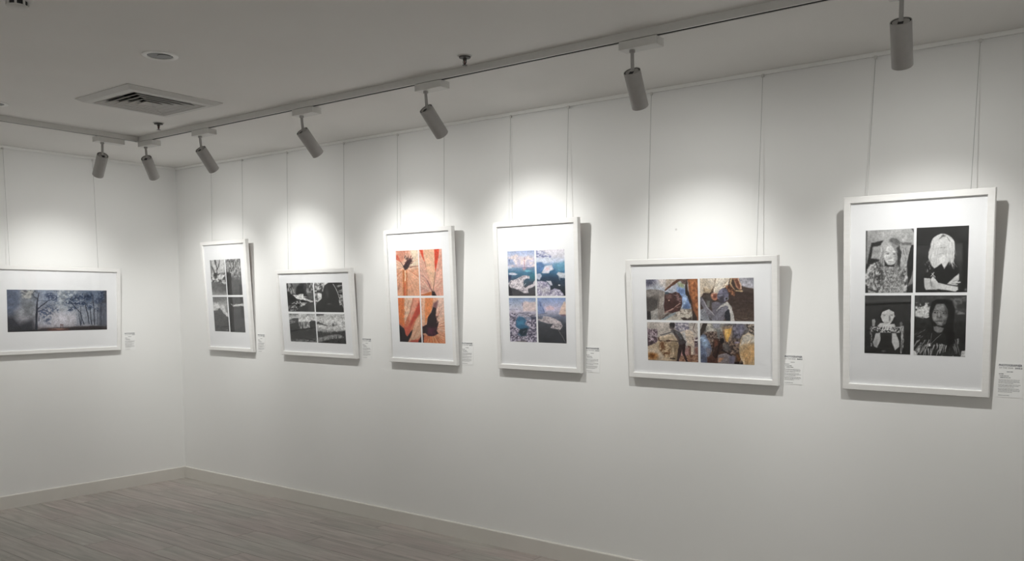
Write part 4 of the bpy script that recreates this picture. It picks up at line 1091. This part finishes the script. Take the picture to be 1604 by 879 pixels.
@pic('p4c', (35, 58), (405, 58), (445, 828), (72, 810))
def _(c):
    c.vgrad([(55, (216, 140, 104)), (400, (206, 116, 84)), (830, (200, 120, 92))]).grain(14, 120, 18, 3, rot=8)
    c.poly([(35, 60), (160, 60), (150, 540), (70, 480)], (214, 118, 66), 10).poly([(150, 60), (300, 60), (240, 320), (160, 500), (150, 420)], (228, 188, 160), 14).poly([(310, 60), (400, 60), (330, 330), (280, 460), (230, 480), (240, 320)], (222, 150, 126), 14).poly([(405, 100), (420, 300), (330, 420), (230, 600), (200, 620), (260, 440)], (190, 74, 56), 14)
    c.poly([(420, 320), (440, 560), (430, 720), (300, 780), (220, 815), (290, 600), (350, 420)], (214, 170, 140), 10).strokes(40, (60, 160), (70, 420), 90, 90, 6, [(230, 150, 90), (180, 84, 40), (236, 170, 110)], 5, .5).strokes(30, (160, 320), (70, 360), 102, 110, 7, [(240, 214, 190), (186, 110, 86), (150, 80, 60)], 6, .5).ray_strokes(36, (250, 840), 285, 325, 120, 560, 7, [(236, 206, 180), (170, 96, 70), (226, 180, 150)], 7, .6)
    c.poly([(60, 500), (110, 545), (150, 580), (185, 690), (205, 705), (245, 640), (285, 600), (270, 680), (210, 812), (70, 812)], (28, 18, 26), 8).poly([(150, 560), (240, 540), (245, 640), (205, 708), (175, 670)], (196, 92, 72), 10).poly([(270, 770), (380, 770), (440, 690), (445, 828), (220, 820)], (176, 76, 62), 12).poly([(385, 790), (440, 690), (446, 828), (390, 828)], (34, 20, 26), 8).line([(300, 60), (245, 300), (170, 480)], 6, (120, 60, 50), .7)


@pic('p4d', (35, 50), (430, 50), (460, 838), (65, 828))
def _(c):
    c.vgrad([(50, (226, 170, 140)), (400, (224, 180, 156)), (830, (210, 140, 106))]).grain(24, 90, 14, 4)
    c.poly([(110, 60), (250, 60), (230, 240), (150, 440), (120, 500), (100, 300)], (230, 142, 88), 12).poly([(40, 60), (110, 60), (110, 460), (70, 540), (45, 300)], (230, 184, 156), 14).poly([(330, 60), (430, 60), (440, 330), (310, 420), (300, 220)], (226, 190, 174), 14)
    c.ray_strokes(60, (240, 560), 285, 380, 80, 380, 6, [(238, 212, 192), (190, 120, 100), (232, 190, 168)], 3, .55).poly([(90, 690), (280, 690), (420, 830), (80, 830)], (204, 118, 78), 12).ray_strokes(46, (220, 620), 20, 110, 90, 330, 7, [(236, 196, 150), (170, 80, 50), (226, 150, 100)], 5, .6).strokes(20, (60, 230), (70, 400), 95, 90, 6, [(240, 176, 120), (200, 110, 66)], 6, .5)
    c.poly([(250, 160), (330, 110), (320, 190), (290, 260), (240, 240)], (120, 78, 84), 16, .9).poly([(165, 380), (215, 310), (245, 220), (300, 240), (290, 350), (310, 440), (300, 490), (340, 470), (320, 560), (300, 600), (335, 655), (260, 700), (180, 700), (120, 650), (70, 660), (68, 550), (140, 510)], (34, 16, 24), 8)
    c.tex(c.pmask([(140, 560), (300, 560), (280, 690), (160, 690)], 20), (50, 16, 32), (104, 40, 66), 16, 26, 5, a=.8).strokes(16, (290, 320), (330, 620), -20, 36, 8, [(34, 16, 24)], 7, .9, .2, 30).poly([(66, 660), (95, 690), (85, 828), (66, 828)], (60, 28, 34), 8)


# --- black and white landscapes
@pic('p3a', (55, 58), (765, 52), (828, 825), (122, 812))
def _(c):
    c.base(44).grain(60, 80, 14, 1)
    c.tex(c.pmask([(60, 60), (240, 60), (320, 340), (220, 360), (110, 280)], 10), 40, 175, 26, 90, 3, .38, .62, rot=-18)
    c.poly([(240, 70), (460, 60), (360, 150), (300, 330), (250, 220)], 118, 20, .8).poly([(350, 180), (470, 80), (580, 70), (600, 370), (350, 380), (320, 320)], 44, 14)
    c.poly([(575, 60), (765, 60), (790, 520), (640, 480), (600, 300)], 82, 12).tex(c.pmask([(580, 60), (765, 60), (780, 320), (610, 330)], 12), 60, 165, 40, 80, 6, .45, .7).poly([(590, 230), (650, 200), (660, 320), (610, 340)], 150, 16, .8).line([(250, 230), (305, 345)], 9, 195, .8).line([(195, 200), (215, 345)], 12, 175, .7)
    c.poly([(240, 370), (380, 375), (400, 355), (520, 355), (525, 410), (620, 435), (520, 440), (620, 480), (690, 530), (775, 530), (765, 555), (700, 560), (600, 520), (500, 500), (380, 490), (330, 460)], 222, 7).line([(600, 485), (760, 540)], 20, 215, .9)
    c.tex(c.pmask([(220, 600), (340, 530), (430, 510), (470, 560), (640, 575), (560, 640), (420, 690), (380, 640)], 10), 60, 205, 40, 26, 7, .4, .65).poly([(455, 590), (580, 590), (540, 640), (480, 630)], 205, 7).poly([(360, 590), (420, 600), (450, 660), (350, 650)], 26, 8).line([(470, 535), (640, 560)], 26, 26, .9)
    c.tex(c.pmask([(120, 650), (380, 640), (380, 720), (340, 780), (130, 800)], 10), 36, 185, 26, 26, 9, .4, .65).poly([(645, 560), (800, 560), (828, 825), (640, 815)], 66, 4, .9).line([(400, 805), (640, 770)], 14, 100, .6)


@pic('p3b', (55, 60), (795, 48), (860, 840), (108, 822))
def _(c):
    c.base(46).grain(80, 120, 8, 2)
    c.tex(c.pmask([(55, 60), (440, 60), (330, 300), (180, 290), (70, 330)], 10), 66, 222, 60, 40, 4, .4, .62).poly([(290, 100), (350, 90), (340, 290), (315, 300)], 196, 8).poly([(180, 280), (280, 200), (300, 330), (130, 340)], 58, 10)
    c.poly([(420, 90), (560, 95), (650, 260), (720, 520), (860, 720), (860, 840), (108, 825), (130, 640), (270, 470), (290, 330), (340, 150)], 44, 8).poly([(400, 110), (440, 300), (460, 480), (420, 480), (360, 300)], 70, 14, .8)
    c.poly([(150, 330), (200, 320), (275, 350), (270, 470), (170, 565), (150, 540), (190, 470), (110, 400)], 218, 7).tex(c.pmask([(90, 340), (160, 330), (170, 540), (110, 560)], 10), 70, 205, 36, 40, 6).poly([(100, 570), (150, 560), (130, 640), (105, 700)], 120, 12)
    c.tex(c.pmask([(560, 60), (795, 55), (840, 600), (780, 600), (640, 220)], 8), 36, 165, 70, 34, 8, .45, .7).ell(715, 145, 50, 10, 195, 0, .4).ell(745, 270, 45, 14, 190, 0, .4).ell(760, 385, 40, 14, 190, 0, .4).line([(560, 110), (640, 230), (700, 380), (740, 520), (825, 700)], 16, 205, .95, 9).poly([(700, 500), (745, 520), (780, 620), (740, 640)], 190, 8)
    c.ell(470, 605, 50, 20, 84, 0, .6).strokes(20, (130, 780), (650, 820), 0, 120, 8, [60, 34], 5, .4)


@pic('p3c', (70, 60), (730, 70), (795, 795), (120, 762))
def _(c):
    c.vgrad([(60, 150), (140, 205), (260, 222), (330, 165), (430, 110), (800, 70)]).grain(90, 60, 22, 3).tex(c.pmask([(160, 60), (590, 70), (560, 130), (240, 130)], 24), 110, 205, 120, 40, 5)
    c.poly([(75, 60), (100, 60), (90, 200), (75, 180)], 90, 10, .7).poly([(110, 60), (165, 60), (150, 110), (120, 110)], 80, 10, .8).strokes(8, (75, 160), (140, 190), 100, 40, 9, [70, 190], 2, .6)
    c.poly([(340, 270), (590, 280), (600, 430), (340, 460)], 140, 16).tex(c.pmask([(340, 280), (590, 280), (600, 420), (340, 450)], 14), 80, 190, 30, 120, 6)
    c.poly([(75, 240), (180, 190), (320, 180), (345, 450), (330, 490), (100, 520)], 66, 7).tex(c.pmask([(80, 245), (250, 225), (250, 290), (90, 330)], 10), 56, 150, 40, 14, 8).poly([(590, 280), (640, 240), (745, 255), (760, 430), (610, 440)], 66, 8).line([(590, 350), (595, 425)], 13, 215, .9)
    c.poly([(95, 500), (340, 450), (600, 425), (760, 410), (790, 720), (110, 740)], 64, 8).line([(100, 510), (330, 470), (560, 445), (750, 410)], 40, 36, .9, 20).line([(420, 540), (590, 460)], 10, 110, .6).poly([(110, 700), (790, 690), (795, 800), (118, 770)], 96, 16, .9).tex(c.pmask([(110, 700), (790, 700), (795, 800), (118, 770)], 10), 60, 140, 40, 16, 9, a=.8).strokes(8, (520, 660), (190, 230), 30, 40, 9, [110, 90], 6, .6).line([(500, 700), (740, 720)], 20, 36, .8)


@pic('p3d', (48, 65), (740, 68), (795, 800), (98, 770))
def _(c):
    c.vgrad([(65, 190), (240, 216), (420, 196), (500, 150), (600, 130), (800, 50)]).grain(70, 70, 14, 4)
    c.poly([(48, 65), (290, 68), (240, 105), (60, 125)], 70, 12).poly([(700, 75), (740, 70), (745, 105), (715, 100)], 60, 8).strokes(10, (320, 460), (100, 140), 90, 30, 9, [90, 130], 2, .7).line([(640, 160), (750, 168)], 6, 110, .7).ell(165, 235, 28, 9, 110, 0, .5)
    c.poly([(65, 290), (100, 260), (180, 300), (340, 350), (330, 370), (200, 335), (70, 322)], 86, 9).strokes(14, (70, 260), (275, 310), -88, 40, 11, [80, 60], 3, .8).strokes(16, (400, 580), (340, 370), -88, 60, 12, [120, 90, 150], 5, .7).poly([(455, 290), (470, 285), (490, 370), (450, 370)], 80, 8)
    c.poly([(85, 500), (180, 490), (300, 520), (460, 500), (600, 500), (770, 460), (780, 620), (690, 600), (600, 560), (480, 560), (300, 600), (100, 645)], 56, 14).strokes(46, (90, 760), (520, 580), -90, 70, 14, [44, 60, 80], 7, .75, .2, 4).strokes(16, (180, 500), (500, 540), -90, 60, 9, [190, 170], 8, .5, .3, 4)
    c.poly([(100, 650), (300, 610), (520, 560), (680, 590), (690, 650), (400, 690), (200, 750), (100, 745)], 150, 22).poly([(110, 745), (220, 735), (330, 690), (500, 670), (700, 640), (790, 560), (796, 800), (100, 775)], 48, 14).strokes(40, (220, 780), (680, 760), -90, 80, 16, [40, 54, 66], 9, .7, .2, 4).poly([(560, 620), (580, 570), (600, 690), (550, 700)], 60, 8).poly([(515, 640), (525, 590), (535, 700), (512, 700)], 60, 8)


# --- tall black and white prints
@pic('p2a', (55, 105), (370, 90), (415, 832), (108, 835))
def _(c):
    c.vgrad([(90, 205), (400, 190), (540, 150), (560, 92), (700, 108), (780, 140), (835, 176)]).grain(40, 60, 16, 1)
    c.poly([(58, 110), (100, 130), (130, 330), (90, 430), (75, 300)], 120, 14, .8).poly([(150, 105), (185, 105), (215, 270), (235, 250), (265, 100), (275, 105), (255, 240), (215, 320), (225, 400), (270, 395), (240, 425), (190, 445), (150, 430), (140, 350), (100, 240), (110, 235), (170, 370), (205, 380), (200, 270)], 58, 6)
    c.line([(215, 400), (290, 380), (375, 375)], 16, 70, .9).line([(300, 430), (370, 380)], 12, 90, .7).tex(c.pmask([(85, 440), (390, 400), (400, 600), (95, 560)], 14), 70, 222, 36, 40, 4, .36, .6, rot=30)
    c.ell(180, 410, 34, 34, 56, 0, .4).poly([(95, 560), (250, 570), (395, 610), (410, 640), (100, 600)], 96, 12).strokes(12, (330, 390), (480, 600), 30, 40, 9, [60, 205], 5, .6).grain(14, 14, 10, 6, c.pmask([(95, 600), (410, 620), (415, 760), (105, 760)], 30))


@pic('p2b', (28, 80), (345, 68), (398, 828), (90, 828))
def _(c):
    c.vgrad([(70, 130), (200, 150), (340, 130), (420, 110), (480, 92), (830, 90)])
    c.tex(c.pmask([(28, 75), (348, 65), (368, 400), (320, 500), (220, 480), (60, 370)], 14), 66, 190, 15, 46, 3, .32, .66).strokes(26, (60, 340), (90, 330), 88, 70, 6, [190, 70, 170, 90], 4, .6, .5, 14).line([(235, 160), (235, 380)], 9, 190, .8)
    c.poly([(60, 360), (160, 370), (185, 830), (88, 830)], 42, 7).grain(12, 12, 9, 5).tex(c.pmask([(205, 390), (330, 380), (310, 500), (220, 500)], 20), 80, 160, 18, 20, 7, a=.8)


@pic('p2c', (72, 48), (385, 45), (447, 815), (130, 808))
def _(c):
    c.vgrad([(45, 108), (150, 135), (260, 196), (420, 200), (820, 120)]).grain(60, 50, 20, 2)
    c.poly([(110, 180), (200, 190), (240, 290), (190, 300), (110, 340)], 216, 18, .9).poly([(260, 250), (310, 210), (330, 320), (390, 400), (420, 480), (360, 450), (320, 400)], 214, 14, .9).poly([(330, 230), (395, 220), (420, 420), (360, 380)], 150, 20, .8)
    c.poly([(100, 355), (190, 350), (210, 310), (235, 295), (255, 330), (290, 360), (310, 420), (350, 440), (375, 485), (420, 490), (450, 820), (128, 812)], 84, 6).grain(14, 14, 7, 4).line([(265, 705), (430, 685)], 16, 46, .8).line([(340, 742), (410, 745)], 10, 60, .7).ell(390, 762, 10, 10, 150, 0, .5).strokes(10, (150, 320), (350, 480), 40, 30, 8, [60, 110], 5, .6)


@pic('p2d', (42, 75), (370, 70), (420, 835), (98, 830))
def _(c):
    c.base(86).grain(20, 90, 8, 3)
    c.poly([(42, 75), (140, 72), (165, 300), (190, 832), (96, 832)], 48, 7).poly([(42, 75), (80, 75), (110, 400), (110, 640)], 72, 12, .7)
    c.strokes(34, (150, 370), (235, 275), -10, 40, 11, [225, 205, 190], 4, .9, .3, 50).line([(115, 232), (160, 285), (180, 250)], 9, 205, .9).line([(170, 262), (375, 240)], 20, 222, .8).strokes(18, (180, 370), (290, 330), 85, 40, 8, [110, 70], 6, .5)


# --- the wide misty forest print: two crops side by side
def misty(nx, ny):
    # crop space: left half 0..1018 from x=4, right half continues; 11.57 px per photo px
    c = Cv(nx, ny, ((70, 48), (1885, 58), (1896, 768), (95, 816)), 5.0)
    c.vgrad([(50, (132, 142, 158)), (300, (140, 144, 154)), (560, (168, 166, 174)), (700, (150, 146, 152)), (815, (70, 62, 62))]).grain(170, 130, 34, 1, oct=4)
    c.poly([(60, 40), (300, 40), (330, 300), (240, 520), (80, 540)], (84, 94, 116), 60, .85).poly([(80, 520), (240, 510), (330, 640), (560, 560), (590, 830), (80, 830)], (44, 46, 54), 60, .95).poly([(230, 420), (330, 430), (330, 600), (270, 600)], (130, 132, 138), 34, .7).tex(c.pmask([(330, 60), (560, 60), (560, 240), (360, 230)], 30), (98, 102, 108), (178, 178, 176), 80, 60, 4, .42, .62).poly([(350, 250), (570, 260), (570, 540), (380, 520)], (98, 102, 106), 50, .7)
    c.ell(1010, 560, 220, 140, (206, 204, 212), 0, .7, .8).ell(1080, 250, 220, 170, (176, 184, 192), 0, .7, .7).ell(760, 200, 170, 130, (150, 160, 180), 0, .6, .6).ell(720, 600, 120, 80, (170, 174, 186), 0, .6, .7)
    c.tex(c.pmask([(950, 60), (1300, 60), (1150, 260), (960, 300)], 40), (120, 128, 136), (206, 210, 214), 50, 36, 6, a=.7)
    # big tree
    c.leaves(c.pmask([(735, 150), (800, 105), (900, 130), (970, 210), (930, 260), (860, 240), (800, 230)], 14), (52, 64, 90), 26, 3, .36, .95)
    c.leaves(c.pmask([(640, 430), (760, 340), (900, 330), (990, 430), (930, 500), (850, 500), (840, 660), (760, 640), (690, 520), (640, 500)], 26), (72, 84, 110), 30, 8, .46, .9)
    c.leaves(c.pmask([(650, 120), (960, 60), (1010, 330), (700, 420)], 50), (92, 104, 128), 24, 18, .52, .6)
    c.leaves(c.pmask([(470, 60), (640, 60), (640, 260), (560, 240)], 30), (70, 76, 84), 26, 28, .5, .7)
    c.line([(598, 790), (600, 500), (612, 300), (630, 140)], 42, (34, 38, 52), 1, 16).line([(612, 400), (700, 330), (800, 250), (850, 235)], 20, (44, 50, 68), 1, 10).line([(610, 210), (560, 190), (520, 130)], 14, (50, 54, 64), .9, 8).line([(620, 250), (690, 250), (790, 260)], 9, (60, 66, 84), .8).line([(630, 440), (720, 410), (800, 450), (880, 490)], 16, (52, 60, 84), .9, 8).line([(640, 600), (645, 520)], 20, (44, 50, 66), .8, 8).line([(620, 180), (650, 110)], 8, (60, 66, 80), .8)
    c.strokes(50, (640, 970), (280, 640), 60, 46, 5, [(90, 100, 124), (74, 84, 108), (190, 194, 204)], 9, .4, .4, 60)
    # grove on the right
    o = 949
    c.poly([(o + 430, 60), (o + 940, 65), (o + 945, 300), (o + 700, 330), (o + 500, 200)], (88, 100, 120), 60, .7).poly([(o + 720, 300), (o + 960, 280), (o + 960, 780), (o + 720, 770)], (74, 78, 90), 50, .85).poly([(o + 430, 330), (o + 720, 330), (o + 720, 680), (o + 340, 680), (o + 350, 480)], (138, 146, 158), 50, .7)
    for (px, py, rx, ry) in ((190, 280, 80, 54), (250, 240, 60, 50), (340, 200, 70, 50), (430, 180, 80, 54), (350, 300, 90, 40), (520, 200, 70, 60), (590, 170, 70, 70), (480, 300, 70, 36), (580, 350, 46, 46), (280, 380, 66, 28), (230, 415, 44, 20), (730, 410, 46, 34), (820, 180, 80, 120), (720, 260, 46, 46)):
        c.leaves(c.emask(o + px, py, rx, ry, 0, .5), (42, 54, 78), 24, int(px), .40, .95)
    c.leaves(c.pmask([(o + 100, 70), (o + 700, 60), (o + 700, 420), (o + 160, 460)], 60), (96, 110, 132), 22, 77, .52, .7)
    c.poly([(o + 850, 60), (o + 960, 60), (o + 960, 290), (o + 770, 300), (o + 850, 230)], (58, 60, 68), 26, .9)
    for pts, w, w1 in (([(240, 280), (340, 390), (410, 460), (480, 660)], 11, 16), ([(420, 350), (430, 660)], 7, 13), ([(505, 330), (540, 460), (575, 650)], 14, 19), ([(590, 370), (600, 500), (620, 660)], 11, 20), ([(635, 150), (660, 400), (672, 665)], 12, 24), ([(790, 300), (790, 680)], 8, 12), ([(730, 420), (720, 660)], 6, 10), ([(380, 460), (420, 680)], 6, 20)):
        c.line([(o + a_, b_) for a_, b_ in pts], w, (36, 42, 56), .95, w1)
    c.strokes(90, (o + 340, o + 940), (440, 600), 89, 130, 5, [(84, 92, 106), (150, 158, 170), (66, 72, 86), (104, 112, 126)], 12, .45, .6, 4)
    # ground and the two figures
    c.poly([(620, 760), (700, 735), (800, 730), (949, 725), (o + 130, 722), (o + 260, 705), (o + 700, 690), (o + 950, 700), (o + 950, 790), (90, 830)], (52, 46, 48), 14).poly([(790, 740), (o + 200, 735), (o + 240, 790), (780, 815)], (80, 50, 44), 18, .85).ell(o + 40, 745, 110, 8, (200, 160, 142), 0, .7, .8).ell(o + 20, 778, 90, 9, (140, 84, 68), 0, .8, .7).poly([(95, 770), (600, 760), (600, 830), (95, 830)], (34, 34, 38), 16)
    c.line([(o + 68, 665), (o + 66, 715)], 13, (84, 52, 50)).line([(o + 98, 668), (o + 98, 715)], 13, (90, 54, 50)).line([(o + 60, 672), (o + 105, 672)], 9, (96, 62, 58), .9)
    c.grain(22, 22, 7, 30).finish(61, .26)
    return c.im


PAINT['p1'] = misty

# ------------------------------------------------------------------ hang everything
WP, HP = 0.618, 0.895           # portrait frames
WL, HLD = 0.848, 0.648          # landscape frames


def P(key, l, r, tp, bt, dens):
    return (l, r, tp, bt, PAINT[key], dens)


# (label, wall, centre, bottom, width, height, tilt, prints, wires(top, bottom), card, names for wires and card)
HANG = [
    ('wide white frame holding a misty blue-grey forest photograph on the end wall', 'L', -1.053, 1.158, 0.976, 0.664, 0.061,
     [P('p1', -0.377, 0.377, 0.486, 0.171, 440)], [(-1.390, -1.395), (-0.725, -0.730)], -0.512, 'misty forest picture'),
    ('tall white frame with four narrow black-and-white bark and cloud prints near the corner', 'R', 0.7645, 1.152, WP, HP, 0.051,
     [P('p2a', -0.205, 0.000, 0.744, 0.456, 440), P('p2b', 0.011, 0.212, 0.745, 0.457, 440), P('p2c', -0.203, -0.002, 0.442, 0.158, 440), P('p2d', 0.012, 0.215, 0.441, 0.156, 440)],
     [(0.545, 0.575), (0.965, 0.995)], 1.0984, 'tall black-and-white picture near the corner'),
    ('wide white frame with four black-and-white mountain and forest landscapes', 'R', 1.8585, 1.149, WL, HLD, 0.066,
     [P('p3a', -0.313, -0.007, 0.547, 0.333, 440), P('p3b', 0.007, 0.313, 0.546, 0.332, 440), P('p3c', -0.311, -0.006, 0.317, 0.105, 440), P('p3d', 0.007, 0.315, 0.318, 0.104, 440)],
     [(1.525, 1.550), (2.160, 2.180)], 2.3134, 'black-and-white landscape picture'),
    ('tall white frame with four orange flower petal close-ups', 'R', 2.923, 1.146, WP, HP, 0.050,
     [P('p4a', -0.208, -0.002, 0.753, 0.452, 540), P('p4b', 0.006, 0.209, 0.753, 0.452, 540), P('p4c', -0.207, -0.004, 0.438, 0.140, 540), P('p4d', 0.007, 0.210, 0.438, 0.140, 540)],
     [(2.695, 2.715), (3.115, 3.140)], 3.251, 'orange petal picture'),
    ('tall white frame with four blue ice floe photographs', 'R', 3.880, 1.146, WP, HP, 0.056,
     [P('p5a', -0.210, -0.008, 0.718, 0.449, 560), P('p5b', 0.005, 0.207, 0.718, 0.449, 560), P('p5c', -0.210, -0.008, 0.437, 0.170, 560), P('p5d', 0.004, 0.207, 0.437, 0.170, 560)],
     [(3.655, 3.670), (4.075, 4.090)], 4.203, 'ice floe picture'),
    ('wide white frame with four colour photographs of herders and cattle', 'R', 4.9335, 1.143, WL, HLD, 0.090,
     [P('p6a', -0.308, -0.004, 0.539, 0.321, 600), P('p6b', 0.008, 0.299, 0.540, 0.321, 600), P('p6c', -0.308, -0.009, 0.308, 0.099, 600), P('p6d', 0.004, 0.299, 0.308, 0.099, 600)],
     [(4.610, 4.625), (5.228, 5.238)], 5.376, 'cattle picture'),
    ('large tall white frame with four dark black-and-white portraits at the right', 'R', 5.9815, 1.149, WP, HP, 0.097,
     [P('p7a', -0.213, -0.008, 0.740, 0.456, 620), P('p7b', 0.003, 0.211, 0.742, 0.457, 620), P('p7c', -0.214, -0.014, 0.444, 0.175, 620), P('p7d', 0.000, 0.210, 0.444, 0.174, 620)],
     [(5.760, 5.765), (6.187, 6.190)], 6.3184, 'portrait picture at the right'),
]
for k, (lab, wall, cxx, zb, w, h, tilt, prints, wires, cs, nm) in enumerate(HANG):
    framed(lab, wall, cxx, zb, w, h, tilt, prints)
    for j, (a, b_) in enumerate(wires):
        wire(wall, a, zb, h, tilt, b_, 'thin %s hanging wire of the %s' % ('left' if j == 0 else 'right', nm))
    card(wall, cs, 40 + k, 'small white caption card beside the %s' % nm)
